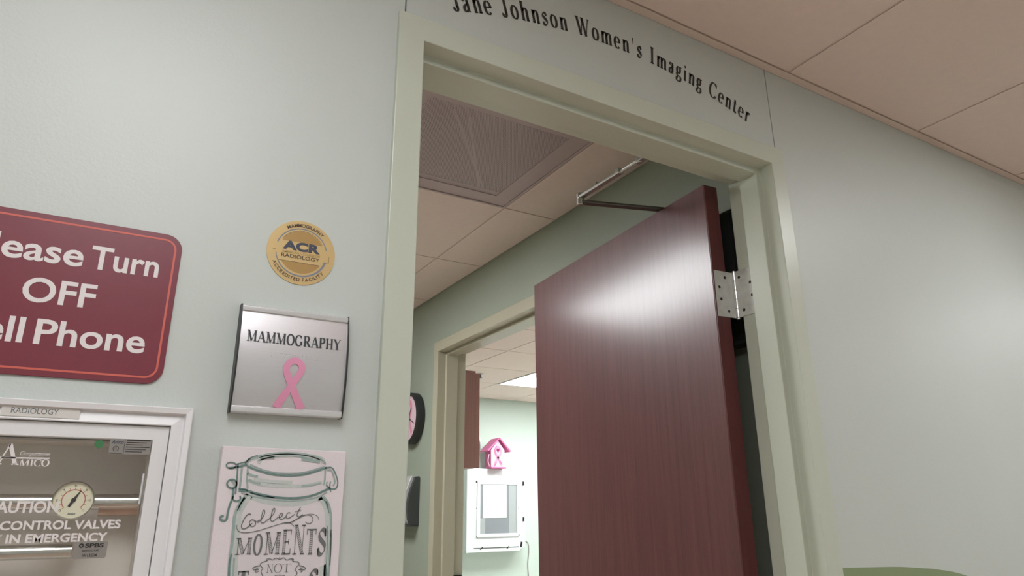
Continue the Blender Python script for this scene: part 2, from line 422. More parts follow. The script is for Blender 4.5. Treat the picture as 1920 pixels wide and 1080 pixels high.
# drawing data, millimetres on the canvas
JAR = [('m',1.55,[(53.9,-18.3),(52.6,-15.2),(49.2,-12.3),(44.0,-9.6),(37.0,-7.4),(28.7,-5.6),(19.3,-4.5),(9.3,-3.9),(-0.9,-3.9),(-11.0,-4.5),(-20.5,-5.7),(-29.1,-7.4),(-36.6,-9.5),(-42.5,-12.0),(-46.8,-14.7),(-49.3,-17.7),(-49.9,-20.6)]),('l',2.75,[(-32.6,-17.8),(-35.0,-16.1),(-35.1,-14.3),(-32.8,-12.5),(-28.4,-10.8),(-21.9,-9.3),(-13.7,-8.0),(-4.3,-7.1),(5.9,-6.6),(16.1,-6.5),(26.0,-6.9),(34.8,-7.7),(42.0,-8.9),(47.1,-10.4),(49.9,-12.1),(50.2,-14.0),(47.9,-15.9)]),('m',2.75,[(-33.9,-13.3),(-25.9,-11.0),(-15.8,-11.1)]),('m',3.1,[(20.2,-11.5),(34.4,-13.5),(46.0,-14.6)]),('l',1.72,[(46.4,-11.9),(43.1,-10.2),(38.8,-8.6),(33.6,-7.3),(27.7,-6.2),(21.2,-5.4),(14.2,-4.9),(7.0,-4.6),(-0.3,-4.7),(-7.6,-5.1),(-14.5,-5.7),(-21.1,-6.7),(-27.1,-7.8),(-32.5,-9.2),(-37.0,-10.7),(-40.7,-12.4),(-43.3,-14.2)]),('d',2.24,[(-50.1,-22.3),(-35.7,-27.9),(-17.1,-32.4),(2.4,-33.9),(23.7,-32.3),(42.6,-27.2),(55.6,-22.2)]),('m',1.2,[(-46.3,-20.2),(-24.1,-28.4),(2.1,-30.9),(26.9,-28.8),(52.8,-20.6)]),('d',1.03,[(-50.7,-17.0),(-47.1,-12.0),(-37.7,-8.4)]),('m',1.72,[(-48.6,-25.2),(-48.3,-38.3),(-46.1,-51.2)]),('m',1.72,[(54.0,-24.0),(54.5,-36.9),(54.0,-46.4)]),('m',2.41,[(-48.2,-31.8),(-41.4,-34.9),(-34.9,-35.7)]),('l',2.75,[(-45.7,-40.7),(-33.9,-44.7),(-12.3,-46.9),(3.7,-47.3)]),('m',2.06,[(-46.6,-39.9),(-38.9,-43.4),(-30.7,-44.6)]),('m',1.72,[(23.3,-47.5),(38.9,-46.0),(49.2,-43.0)]),('l',2.41,[(3.7,-47.3),(25.1,-47.5),(50.9,-42.1)]),('d',2.58,[(-56.3,-53.2),(-45.8,-54.2),(-32.6,-57.7),(-14.2,-61.4),(5.2,-63.2),(24.7,-62.5),(43.4,-58.3),(61.4,-50.3)]),('m',1.38,[(-53.6,-56.1),(-37.0,-61.2),(-15.5,-65.0),(5.5,-66.8),(28.4,-65.5),(47.2,-61.7),(59.1,-54.9)]),('d',1.55,[(-42.4,-56.4),(-25.7,-60.9),(-10.8,-62.5)]),('m',2.75,[(-45.4,-57.7),(-52.3,-67.3),(-57.1,-78.4),(-58.5,-89.3),(-57.9,-101.8),(-57.8,-118.7),(-58.0,-134.0),(-57.0,-156.6)]),('l',4.47,[(-42.1,-59.3),(-49.1,-70.5),(-53.6,-81.6),(-54.2,-95.7),(-53.7,-114.3),(-52.6,-137.2),(-51.5,-157.6)]),('d',2.06,[(-56.8,-131.0),(-58.2,-141.5),(-57.2,-157.3)]),('m',1.72,[(-53.2,-135.7),(-52.6,-147.8),(-52.1,-157.6)]),('m',2.41,[(54.2,-60.8),(61.1,-69.3),(65.6,-81.1),(67.5,-94.5),(68.4,-111.1),(69.0,-127.6),(69.2,-143.8),(69.0,-163.9)]),('l',3.78,[(49.9,-62.5),(57.8,-72.7),(61.9,-86.1),(64.4,-104.4),(65.1,-127.4),(65.9,-163.7)]),('d',0.86,[(62.9,-99.4),(64.4,-117.6),(65.0,-138.8),(65.5,-163.7)]),('m',0.86,[(68.3,-104.5),(69.7,-127.6),(70.0,-150.3)]),('d',0.86,[(52.6,-62.5),(59.5,-71.0),(63.9,-82.8)]),('l',3.78,[(-40.3,-61.2),(-20.2,-67.4),(5.8,-69.9),(30.3,-68.4),(52.5,-61.7)]),('m',2.75,[(-48.1,-62.5),(-52.0,-70.5),(-54.3,-78.4)]),('m',2.06,[(58.3,-67.6),(61.8,-77.7)]),('l',5.16,[(59.6,-149.8),(61.8,-156.3),(61.5,-163.5)]),('l',2.41,[(-39.5,-38.2),(-19.4,-42.0),(10.9,-42.6)]),('m',1.2,[(-37.0,-15.0),(-16.0,-9.4),(7.7,-7.9),(35.9,-10.6)]),('d',1.38,[(-64.2,-20.6),(-65.6,-19.3),(-67.6,-18.5),(-69.9,-18.2),(-72.2,-18.4),(-74.1,-19.3),(-75.3,-20.5),(-75.7,-22.0),(-75.2,-23.5),(-73.8,-24.8),(-71.9,-25.6),(-69.6,-26.0),(-67.3,-25.7),(-65.4,-24.8),(-64.1,-23.6),(-63.7,-22.1),(-64.2,-20.6)]),('d',2.06,[(-72.8,-25.4),(-63.2,-24.2),(-50.3,-20.6)]),('d',1.89,[(-61.6,-19.8),(-60.8,-36.8),(-60.5,-57.7)]),('m',1.89,[(-56.3,-19.6),(-55.9,-38.4),(-56.0,-55.3)]),('d',1.38,[(-63.6,-20.6),(-57.7,-18.8),(-51.5,-17.0)]),('d',1.89,[(-52.8,-19.5),(-49.3,-14.5),(-46.2,-12.8)]),('d',1.89,[(-60.2,-45.2),(-60.9,-43.1),(-62.4,-41.4),(-64.4,-40.2),(-66.8,-39.8),(-69.0,-40.3),(-70.8,-41.5),(-71.9,-43.3),(-72.1,-45.3),(-71.4,-47.4),(-69.9,-49.2),(-67.9,-50.3),(-65.5,-50.7),(-63.3,-50.3),(-61.5,-49.1),(-60.4,-47.3),(-60.2,-45.2)]),('m',1.72,[(-67.0,-41.8),(-62.5,-46.5),(-63.6,-51.4)]),('d',2.24,[(-63.7,-50.6),(-63.6,-62.5),(-66.4,-74.4),(-67.5,-88.0)]),('l',0.86,[(-63.9,-51.4),(-64.4,-63.3),(-67.1,-75.1),(-68.4,-87.6)]),('d',2.24,[(-66.9,-87.7),(-70.2,-90.7),(-74.7,-89.1),(-74.8,-85.7),(-71.4,-84.8)]),('d',1.55,[(-62.6,-60.9),(-63.0,-61.9),(-63.0,-62.9),(-62.7,-63.9),(-62.1,-64.9),(-61.2,-65.7),(-60.0,-66.3),(-58.8,-66.6),(-57.5,-66.6),(-56.3,-66.4),(-55.2,-65.9),(-54.4,-65.2),(-53.8,-64.3),(-53.6,-63.3),(-53.7,-62.3),(-54.2,-61.3),(-55.0,-60.4)]),('d',1.55,[(-57.3,-51.3),(-49.2,-52.1),(-45.9,-53.7)]),('d',1.55,[(53.9,-23.1),(62.9,-22.3),(69.0,-30.7),(72.9,-41.9),(71.3,-49.7),(64.2,-50.9),(57.5,-46.4)]),('m',1.38,[(55.9,-25.7),(62.3,-26.1),(66.4,-33.3),(68.9,-41.9),(66.6,-47.1)]),('d',1.38,[(62.5,-41.2),(62.1,-48.0),(64.1,-54.9)]),('m',1.38,[(58.0,-41.2),(57.5,-46.4),(61.4,-50.6)])]
PEN = [(1.2,[(-39.1,-84.2),(-39.2,-83.0),(-42.4,-83.3),(-46.1,-88.3),(-48.7,-95.8),(-47.9,-100.1),(-44.2,-100.8),(-39.2,-97.5),(-35.9,-94.1)]),(1.03,[(-33.9,-90.6),(-35.4,-90.0),(-36.9,-90.1),(-38.1,-90.8),(-39.0,-92.0),(-39.3,-93.5),(-39.0,-95.1),(-38.2,-96.5),(-37.0,-97.6),(-35.5,-98.2),(-34.0,-98.1),(-32.8,-97.4),(-31.9,-96.2),(-31.6,-94.7),(-31.9,-93.1),(-32.7,-91.6),(-33.9,-90.6)]),(0.69,[(-33.0,-91.3),(-29.8,-92.1),(-27.6,-89.8)]),(1.03,[(-29.6,-93.7),(-25.2,-89.8),(-21.8,-83.5),(-21.9,-78.7),(-23.9,-79.0),(-25.0,-86.6),(-24.8,-93.0),(-21.5,-93.9),(-17.1,-90.0)]),(1.03,[(-17.0,-90.8),(-13.3,-87.1),(-9.5,-82.0),(-9.0,-76.8),(-11.0,-76.5),(-12.8,-83.6),(-12.9,-90.8),(-9.5,-92.0),(-3.4,-86.9)]),(1.03,[(-3.3,-87.7),(0.2,-86.7),(1.6,-83.4),(-0.5,-82.4),(-2.4,-85.3),(-1.5,-89.4),(1.8,-89.9),(6.5,-86.2)]),(1.03,[(11.5,-82.6),(9.7,-81.4),(7.1,-83.5),(6.6,-87.4),(9.3,-89.0),(14.1,-86.3),(17.2,-83.9)]),(1.2,[(24.4,-74.5),(22.4,-79.1),(20.6,-84.0),(21.7,-86.9),(25.9,-86.0),(28.3,-84.1)]),(0.69,[(17.4,-81.0),(21.9,-79.4),(25.8,-79.1)]),(0.86,[(-54.2,-96.0),(-54.2,-99.5),(-51.1,-103.8),(-43.4,-105.7),(-29.3,-104.0),(-13.6,-99.6),(-0.9,-95.8),(7.2,-94.2),(14.1,-95.6),(18.1,-99.4)]),(0.86,[(4.3,-94.8),(13.9,-94.0),(21.9,-89.2),(30.1,-84.9),(38.8,-85.8),(42.3,-90.8),(39.6,-95.4),(34.4,-95.3),(32.5,-93.1)]),(0.69,[(9.8,-94.9),(18.7,-91.3),(28.5,-86.5),(36.9,-83.8),(45.6,-85.1),(49.4,-88.5),(50.4,-91.8)]),(0.86,[(-17.4,-141.7),(-12.7,-140.7),(-9.8,-138.2),(-5.6,-139.9),(-1.7,-137.7),(3.3,-139.5),(8.1,-137.8),(12.4,-140.7),(18.1,-139.3),(20.9,-142.6),(26.8,-143.3)]),(0.86,[(3.3,-139.5),(2.7,-136.7)]),(0.86,[(-17.4,-141.7),(-20.7,-143.9),(-19.3,-147.0),(-16.9,-149.5),(-18.6,-153.2),(-15.6,-159.5)]),(0.86,[(26.8,-143.3),(29.0,-146.1),(26.5,-149.1),(24.3,-152.9),(27.2,-157.0),(25.1,-161.6)]),(1.03,[(-20.4,-146.2),(-25.6,-146.8),(-29.3,-148.6),(-27.6,-150.5),(-23.0,-149.2)]),(1.03,[(-21.3,-150.0),(-25.9,-151.3),(-24.9,-153.7),(-21.1,-152.3)]),(1.03,[(28.9,-148.4),(34.0,-149.5),(37.6,-152.0),(35.2,-153.5),(30.8,-151.4)]),(1.03,[(28.5,-153.1),(33.6,-154.2),(32.1,-156.5)]),(0.69,[(-1.3,-159.1),(5.2,-158.5),(11.8,-159.8)]),(0.69,[(-12.7,-141.2),(-13.7,-138.8),(-11.4,-138.1)]),(0.69,[(20.1,-142.6),(21.2,-140.2),(18.9,-139.4)])]
BIG = [('M',(-52.9,-131.9),(-33.6,-112.0)),('O',(-31.8,-133.0),(-20.2,-108.1)),('M',(-17.7,-133.2),(2.0,-105.8)),('E',(4.7,-133.9),(15.9,-102.8)),('N',(18.8,-134.5),(33.7,-97.3)),('T',(35.8,-135.1),(48.5,-102.8)),('S',(50.9,-136.2),(62.5,-102.8))]
NOT_ = [('N',(-12.2,-155.0),(-3.8,-144.7)),('O',(-2.9,-155.5),(7.4,-144.7)),('T',(7.8,-155.6),(18.7,-145.3))]
LOW = [('T',(-46.5,-172.8),(-33.4,-151.7)),('S',(43.2,-178.2),(55.6,-154.1))]
FILL = [(-50.0,-22.8),(2.4,-33.9),(54.7,-22.3),(54.8,-45.5),(61.4,-50.6),(55.0,-59.1),(63.3,-74.4),(67.3,-91.2),(69.2,-127.6),(68.5,-163.8),(-56.9,-157.3),(-57.8,-118.7),(-58.2,-98.7),(-57.1,-78.4),(-46.2,-57.7),(-55.5,-52.9),(-46.5,-51.3)]

def serif_glyph_fit(ch, x0, x1, base, cap, tk=TK, tn=TN, ladder=False):
    S, a = _serif_glyph(ch, tk, tn, ladder); v, f = merge2(S)
    l = min(p[0] for p in v); r = max(p[0] for p in v); b = 0
    return [(x0+(p[0]-l)/(r-l)*(x1-x0), base+(p[1]-b)*cap) for p in v], f
def serif_line(body, x0, x1, base, cap, track=0.0, tk=TK, tn=TN):
    """list of (char, verts, faces) set between x0 and x1"""
    adv = []
    for ch in body: adv.append(_serif_glyph(ch)[1] + track)
    tot = sum(adv)-track; sx = (x1-x0)/tot; pos = 0; out = []
    for ch, ad in zip(body, adv):
        if ch != ' ':
            S, _ = _serif_glyph(ch, tk, tn); v, f = merge2(S)
            out.append((ch, [(x0+(pos+p[0])*sx, base+p[1]*cap) for p in v], f))
        pos += ad
    return out

WALL_Y = 0.010            # corridor face of the wall; the door frame face stands proud at y = 0
def front(y): return lambda u, v, h: (u, y-h, v)      # draw on a plane that faces the corridor
def rounded(x0, x1, z0, z1, r, n=8):
    out = []
    for cx, cz, a in ((x1-r, z0+r, -90), (x1-r, z1-r, 0), (x0+r, z1-r, 90), (x0+r, z0+r, 180)):
        out += [(cx+r*math.cos(math.radians(a+90*i/n)), cz+r*math.sin(math.radians(a+90*i/n))) for i in range(n+1)]
    return out

# ================================================================== SETTING
H = 2.427                 # ceiling height everywhere
W = 0.945; DH = 2.134     # first door opening
XW = 1.053; XW2 = 1.198   # wall between the entry room and the bright room
D0, D1, D2H = 1.240, 2.248, 2.096   # second opening along y, height
BY = 5.545                # far wall of the bright room
# valve box recess in the corridor wall
VX0, VX1, VZ0, VZ1 = -0.604, -0.345, 1.10, 1.404

# floors
structure(put('floor', Geo().box(-3.4, 5.4, -2.4, 0.07, -0.1, 0.0), 'floor'), 'tan vinyl floor of the corridor', 'floor')
structure(put('floor', Geo().box(-3.4, XW+0.07, 0.07, BY+0.15, -0.1, 0.0), 'floor_mid'), 'beige vinyl floor of the entry room', 'floor')
structure(put('floor', Geo().box(XW+0.07, 5.4, 0.07, BY+0.15, -0.1, 0.0), 'floor_light'), 'pale vinyl floor of the bright far room', 'floor')

# corridor wall with the doorway
core = Geo()
core.box(-3.4, VX0-0.004, 0.022, 0.1335, 0, H+0.1); core.box(VX1+0.004, -0.025, 0.022, 0.1335, 0, H+0.1)
core.box(VX0-0.004, VX1+0.004, 0.022, 0.1335, 0, VZ0-0.004); core.box(VX0-0.004, VX1+0.004, 0.022, 0.1335, VZ1+0.004, H+0.1)
core.box(VX0-0.004, VX1+0.004, 0.105, 0.1335, VZ0-0.004, VZ1+0.004)
core.box(W+0.025, 5.4, 0.022, 0.1335, 0, H+0.1); core.box(-0.025, W+0.025, 0.022, 0.1335, DH+0.025, H+0.1)
wall_front = structure(put('wall_front', core, 'wall_green', origin=(0, 0.08, 0)), 'pale corridor wall of joined panels around the open doorway', 'wall')
lp = Geo()
lp.box(-3.4, VX0, WALL_Y, 0.022, 0, H+0.05); lp.box(VX1, -0.0373, WALL_Y, 0.022, 0, H+0.05)
lp.box(VX0, VX1, WALL_Y, 0.022, 0, VZ0); lp.box(VX0, VX1, WALL_Y, 0.022, VZ1, H+0.05)
put('wall_panel', lp, 'wall', wall_front)
put('wall_panel', Geo().box(-0.0345, 0.9775, WALL_Y, 0.022, DH+0.02, H+0.05), 'wall', wall_front, bevel=0.0008)
put('wall_panel', Geo().box(0.9805, 5.4, WALL_Y, 0.022, 0, H+0.05), 'wall', wall_front, bevel=0.0008)
wv = [(0.99, 0.86), (0.99, 1.1845)] + smooth([(0.99,1.1845),(1.09,1.181),(1.21,1.1765),(1.295,1.170),(1.36,1.164),(1.465,1.148),(1.60,1.11),(1.75,1.05),(1.95,0.95),(2.1,0.86)], 6)
wave = put('painted_wave', Geo().prism(wv, front(WALL_Y), 0.0, 0.0012), 'wave', wall_front)
wave['label'] = 'darker green rounded paint band low on the wall'

# other walls
def wall(name, geo, mat, label): return structure(put(name, geo, mat), label, 'wall')
wall('wall_back', Geo().box(-3.4, 5.4, -2.4, -2.3, 0, H+0.1), 'wall', 'pale corridor wall behind the viewer')
wall('wall_left', Geo().box(-3.5, -3.4, -2.4, 0.15, 0, H+0.1), 'wall', 'pale end wall of the corridor on the left')
wall('wall_right', Geo().box(5.4, 5.5, -2.4, BY+0.1, 0, H+0.1), 'wall_pale', 'pale end wall far to the right')
g = Geo()
g.box(XW, XW2, 0.1335, D0-0.03, 0, H+0.1); g.box(XW, XW2, D1+0.03, BY, 0, H+0.1); g.box(XW, XW2, D0-0.03, D1+0.03, D2H+0.03, H+0.1)
wall_inner = wall('wall_inner', g, 'wall_green', 'sage green wall inside, with a second doorway in it')
wall('wall_inner_left', Geo().box(-1.3, -1.2, 0.1335, 4.2, 0, H+0.1), 'wall_green', 'sage green wall of the entry room out of sight')
wall('wall_inner_far', Geo().box(-1.3, XW, 4.1, 4.2, 0, H+0.1), 'wall_green', 'sage green wall at the end of the entry room')
wall('wall_far', Geo().box(XW, 5.5, BY, BY+0.1, 0, H+0.1), 'wall_pale', 'pale green brightly lit wall of the far room')

# ceilings: a slab with lay-in tiles, recessed joints and wall angles
def ceiling(label, slab, xl, yl, skip, z=H, angles=()):
    top = structure(put('ceiling', slab, 'tee'), label, 'ceiling')
    first = None
    for i in range(len(xl)-1):
        for j in range(len(yl)-1):
            if (i, j) in skip: continue
            x0, x1, y0, y1 = xl[i]+0.0045, xl[i+1]-0.0045, yl[j]+0.0045, yl[j+1]-0.0045
            put('ceiling_tile', Geo().box(x0, x1, y0, y1, z, z+0.003), 'tile', top, bevel=0.001)
    for a in angles: put('wall_angle', Geo().box(*a), 'tee', top)
    return top
TS = 0.609
cx = [0.437 + TS*i for i in range(-4, 7)]
ceiling('beige lay-in tile ceiling over the corridor', Geo().box(-3.4, 5.4, -2.3, 0.022, H+0.0031, H+0.06),
        cx, [-1.8, -1.21, -0.61, -0.012], {(2,0),(2,1),(6,0),(6,1)}, angles=[(-3.4, 5.4, -0.0125, WALL_Y-0.001, H-0.0015, H+0.0005)])
vx = [0.8086-0.638*i for i in (3,2,1,0)] + [XW-0.002]; vy = [0.15, 0.486, 1.124, 1.775, 2.43, 3.07, 4.09]
sl = Geo(); gx0, gx1, gy0, gy1 = vx[2], vx[3], vy[1], vy[2]
sl.box(-1.2, gx0, 0.1335, 4.1, H+0.0031, H+0.06); sl.box(gx1, XW, 0.1335, 4.1, H+0.0031, H+0.06)
sl.box(gx0, gx1, 0.1335, gy0, H+0.0031, H+0.06); sl.box(gx0, gx1, gy1, 4.1, H+0.0031, H+0.06)
ceiling('beige lay-in tile ceiling of the entry room', sl, vx, vy, {(2,1),(1,2),(1,3)})
rx = [1.2, 1.47, 2.108, 2.745, 3.40, 4.05, 4.7, 5.38]; ry = [1.45, 2.09, 2.73, 3.36, 4.0, 4.66, 5.30, BY-0.002]
ceiling('white-lit beige tile ceiling of the far room', Geo().box(XW2, 5.4, 0.1335, BY, H+0.0031, H+0.06), rx, ry, {(3,4),(5,4),(3,0)})

# hollow-metal door frames
def door_frame(root, mat, w, h, place, depth, back, stop=(0.039, 0.0945), face=0.0495, mitre_base=0.0):
    """place(a, d, z): a along the wall from the left edge of the opening, d into the wall"""
    prof = [(face, 0.0105), (face, 0), (0, 0), (0, stop[0]), (-0.016, stop[0]), (-0.016, stop[1]), (0, stop[1]), (0, depth), (face, depth), (face, back)]
    n = len(prof); ring = [(i, (i+1) % n, n+(i+1) % n, n+i) for i in range(n)]
    jl = Geo().add([place(-o, d, 0) for o, d in prof]+[place(-o, d, h+o) for o, d in prof], ring)
    jr = Geo().add([place(w+o, d, 0) for o, d in prof]+[place(w+o, d, h+o) for o, d in prof], ring)
    hd = Geo().add([place(-o, d, h+o) for o, d in prof]+[place(w+o, d, h+o) for o, d in prof], ring)
    return [put('jamb', jl, mat, root, bevel=0.0014), put('jamb', jr, mat, root, bevel=0.0014), put('header', hd, mat, root, bevel=0.0014)]
door_1 = structure(empty('door_1', (W/2, 0, 0)), 'dark mahogany door standing open in a pale green metal frame', 'door')
door_frame(door_1, 'frame', W, DH, lambda a, d, z: (a, d, z), 0.1435, 0.133)

# door leaf, swung a little past square into the room
TH = 0.0717; ux, uy = math.sin(TH), math.cos(TH); nx, ny = math.cos(TH), -math.sin(TH)
HX, HY, LW, LT, LTOP = 0.8794, 0.1699, 0.9704, 0.0451, 2.131
def leaf_pt(u, t, z): return (HX+ux*u+nx*t, HY+uy*u+ny*t, z)
def leaf_box(u0, u1, t0, t1, z0, z1):
    vs = [leaf_pt(u, t, z) for z in (z0, z1) for u, t in ((u0,t0),(u1,t0),(u1,t1),(u0,t1))]
    return Geo().add(vs, [(3,2,1,0),(4,5,6,7),(0,1,5,4),(1,2,6,5),(2,3,7,6),(3,0,4,7)])
leaf = put('door_leaf', leaf_box(0.002, LW-0.002, 0, LT, 0.012, LTOP), 'door', door_1, bevel=0.001)
leaf['label'] = 'mahogany veneer door leaf with a satin sheen'
put('edge_band', leaf_box(-0.0005, 0.0018, 0.0008, LT-0.0008, 0.013, LTOP-0.001), 'door_edge', leaf)
# hinge
hg = empty('hinge', (0.9465, 0.1585, 1.7655)); hg.parent = door_1; hg.location = Vector(hg.location)-world_loc(door_1); hg['label'] = 'wide steel butt hinge'
z0, z1 = 1.7660, 1.8885
hp = lambda y: (lambda u, v, h: (u, y-h, v))
jp = [(0.0975, z0), (0.1545, z0), (0.1545, z1), (0.0975, z1)]
put('hinge_leaf', Geo().prism([(a, b) for a, b in jp], lambda u, v, h: (W-h, u, v), 0.0, 0.0028), 'steel_worn', hg, bevel=0.0006)
put('hinge_leaf', Geo().prism([(0.8835, z0), (0.9425, z0), (0.9425, z1), (0.8835, z1)], lambda u, v, h: (u, 0.1655-h+(0.9425-u)*0.075, v), 0.0, 0.0028), 'steel_worn', hg, bevel=0.0006)
kn = 5
for i in range(kn):
    a = z0+(z1-z0)*i/kn; b = z0+(z1-z0)*(i+1)/kn
    put('knuckle', Geo().lathe([(0.0066,a+0.0004),(0.0074,a+0.001),(0.0074,b-0.001),(0.0066,b-0.0004)], (0.9475,0.1600,0), (0,0,1), 24), 'steel', hg, smooth=True)
put('hinge_pin', Geo().lathe([(0.003,z0-0.004),(0.0062,z0-0.003),(0.0062,z1+0.003),(0.003,z1+0.0045)], (0.9475,0.1600,0), (0,0,1), 20), 'steel', hg, smooth=True)
for y, dz in ((0.141,0.104),(0.108,0.082),(0.106,0.048),(0.136,0.016)):
    put('screw', Geo().lathe([(0.0042,0),(0.0034,0.0008),(0.0012,0.0009)], (W-0.0027, y, z0+dz), (-1,0,0), 16), 'screw', hg, smooth=True)
for x, dz in ((0.917,0.106),(0.896,0.078),(0.898,0.046),(0.92,0.016)):
    put('screw', Geo().lathe([(0.0042,0),(0.0034,0.0008),(0.0012,0.0009)], (x, 0.1655-0.0027+(0.9425-x)*0.075, z0+dz), (0,-1,0), 16), 'screw', hg, smooth=True)

# door closer on the hidden side of the leaf, its arm reaching over the top edge to the frame
dc = tag(empty('door_closer', (0.95, 0.34, 2.03)), 'metal door closer with a folded two-piece arm above the open door', 'door closer')
put('body', leaf_box(0.06, 0.34, LT+0.0005, LT+0.055, 2.035, 2.10), 'dark_steel', dc, bevel=0.006)
sp = leaf_pt(0.185, LT+0.03, 0)
put('spindle', Geo().lathe([(0.014,2.099),(0.014,2.112),(0.010,2.114),(0.010,2.150)], (sp[0], sp[1], 0), (0,0,1), 20), 'dark_steel', dc, smooth=True)
el_ = (0.667, 0.436)
put('main_arm', Geo().bar((sp[0], sp[1], 2.1425), (el_[0], el_[1], 2.1385), 0.021, 0.0085), 'dark_steel', dc, bevel=0.002)
put('elbow', Geo().lathe([(0.0085,2.128),(0.0105,2.130),(0.0105,2.146),(0.0085,2.147),(0.0085,2.150),(0.0105,2.151),(0.0105,2.163),(0.007,2.166)], (el_[0], el_[1], 0), (0,0,1), 20), 'steel', dc, smooth=True)
put('forearm', Geo().bar((el_[0], el_[1], 2.1525), (0.668, 0.255, 2.1525), 0.017, 0.0085), 'steel', dc, bevel=0.002)
put('adjusting_rod', Geo().tube([(0.668, 0.262, 2.1545), (0.669, 0.185, 2.1545)], 0.0048, 12), 'steel', dc, smooth=True)
put('clamp', Geo().bar((0.668, 0.268, 2.156), (0.668, 0.252, 2.156), 0.021, 0.012), 'steel', dc, bevel=0.001)
put('set_screw', Geo().lathe([(0.0035,0),(0.0035,0.012),(0.002,0.013)], (0.6665,0.36,2.156), (0,0,1), 10), 'steel', dc)
put('shoe', Geo().box(0.645, 0.700, 0.144, 0.150, 2.137, 2.170).box(0.660, 0.678, 0.150, 0.190, 2.146, 2.150).lathe([(0.008,2.144),(0.008,2.165),(0.005,2.167)], (0.669,0.182,0), (0,0,1), 16), 'steel', dc, bevel=0.001)

# second doorway (in the inner wall): place a along -y... measured from the far jamb
door_2 = structure(empty('door_2', (XW, (D0+D1)/2, 0)), 'open doorway with a tan metal frame leading to the bright room', 'door')
door_frame(door_2, 'frame2', D1-D0, D2H, lambda a, d, z: (XW-0.0105+d, D1-a, z), 0.163, 0.153, stop=(0.046, 0.108), face=0.054)
sp_ = put('strike_plate', Geo().box(XW+0.0985, XW+0.140, D1-0.0165, D1-0.0002+0.0, 0.930, 0.992), 'screw', door_2)

# plain black block for an unidentified dark area behind the open leaf
db = tag(empty('dark_block', (XW, 0.30, 1.7)), 'black block in the gap behind the open door, for an unidentified dark shape', 'wall box')
put('case', Geo().box(XW-0.045, XW, 0.185, 0.44, 1.715, 2.105), 'soft_black', db, bevel=0.012)
put('cover', Geo().box(XW-0.05, XW-0.0452, 0.20, 0.425, 1.73, 2.09), 'soft_black', db, bevel=0.004)

# ceiling lights
def ceiling_light(x0, x1, y0, y1, strength, label, col=(0.97, 0.99, 1.0, 1)):
    r = tag(empty('ceiling_light', ((x0+x1)/2, (y0+y1)/2, H)), label, 'light', 'flat ceiling light panels')
    f = Geo(); b = 0.014; a0, a1, c0, c1 = x0+0.004, x1-0.004, y0+0.004, y1-0.004
    f.box(a0, a1, c0, c0+b, H-0.006, H+0.003); f.box(a0, a1, c1-b, c1, H-0.006, H+0.003)
    f.box(a0, a0+b, c0+b, c1-b, H-0.006, H+0.003); f.box(a1-b, a1, c0+b, c1-b, H-0.006, H+0.003)
    put('light_frame', f, 'white_enamel', r)
    put('diffuser', Geo().box(a0+b, a1-b, c0+b, c1-b, H-0.003, H+0.002), emitter('lit_diffuser', col, strength), r)
ceiling_light(cx[2], cx[3], -1.80, -0.61, CORRIDOR_LAMP, 'long ceiling light over the corridor left of the doorway')
ceiling_light(cx[6], cx[7], -1.80, -0.61, CORRIDOR_LAMP, 'long ceiling light over the corridor right of the doorway')
ceiling_light(-3.2, -2.591, -1.80, -0.61, CORRIDOR_LAMP, 'added unseen fill light panel on the ceiling at the left end of the corridor')  # added out of view to brighten the lower corridor wall
ceiling_light(4.1, 4.709, -1.80, -0.61, CORRIDOR_LAMP, 'added unseen fill light panel on the ceiling at the right end of the corridor')  # also added, unseen: fill for the lower wall on the right
ceiling_light(vx[1], vx[2], vy[2], vy[4], VESTIBULE_LAMP, 'long ceiling light in the entry room, mirrored in the door')
ceiling_light(rx[3], rx[4], ry[4], ry[5], ROOM_LAMP, 'bright square ceiling light seen above the pink birdhouse', (0.95, 1.0, 1.0, 1))
ceiling_light(rx[5], rx[6], ry[4], ry[5], ROOM_LAMP, 'square ceiling light on the right of the far room', (0.95, 1.0, 1.0, 1))

ceiling_light(rx[3], rx[4], ry[0], ry[1], ROOM_LAMP, 'added fill light panel of the far room, hidden behind the open door', (0.95, 1.0, 1.0, 1))  # added unseen panel, lights the near face of the wooden cabinet

# return-air grille
gr = tag(empty('air_grille', ((gx0+gx1)/2, (gy0+gy1)/2, H)), 'square perforated metal return grille in the entry room ceiling', 'air grille')
a0, a1, c0, c1, b = gx0+0.004, gx1-0.004, gy0+0.004, gy1-0.004, 0.075
f = Geo(); zz = (H-0.001, H+0.003)
f.box(a0, a1, c0, c0+b, *zz); f.box(a0, a1, c1-b, c1, *zz); f.box(a0, a0+b, c0+b, c1-b, *zz); f.box(a1-b, a1, c0+b, c1-b, *zz)
put('grille_frame', f, 'grille', gr)
f = Geo(); e = 0.009
f.box(a0, a1, c0, c0+e, H-0.006, H-0.001); f.box(a0, a1, c1-e, c1, H-0.006, H-0.001); f.box(a0, a0+e, c0+e, c1-e, H-0.006, H-0.001); f.box(a1-e, a1, c0+e, c1-e, H-0.006, H-0.001)
put('rim', f, 'grille', gr, bevel=0.001)
put('perforated_plate', Geo().add([(a0+b-0.001,c0+b-0.001,H+0.0015),(a1-b+0.001,c0+b-0.001,H+0.0015),(a1-b+0.001,c1-b+0.001,H+0.0015),(a0+b-0.001,c1-b+0.001,H+0.0015)], [(0,1,2,3)]), 'perf', gr)
f = Geo(); t = 0.01; z1_, z2_ = H+0.005, H+0.32
f.box(gx0-t, gx0, gy0, gy1, H+0.06, z2_); f.box(gx1, gx1+t, gy0, gy1, H+0.06, z2_); f.box(gx0, gx1, gy0-t, gy0, H+0.06, z2_); f.box(gx0, gx1, gy1, gy1+t, H+0.06, z2_); f.box(gx0-t, gx1+t, gy0-t, gy1+t, z2_, z2_+t)
put('plenum', f, 'plenum', gr)
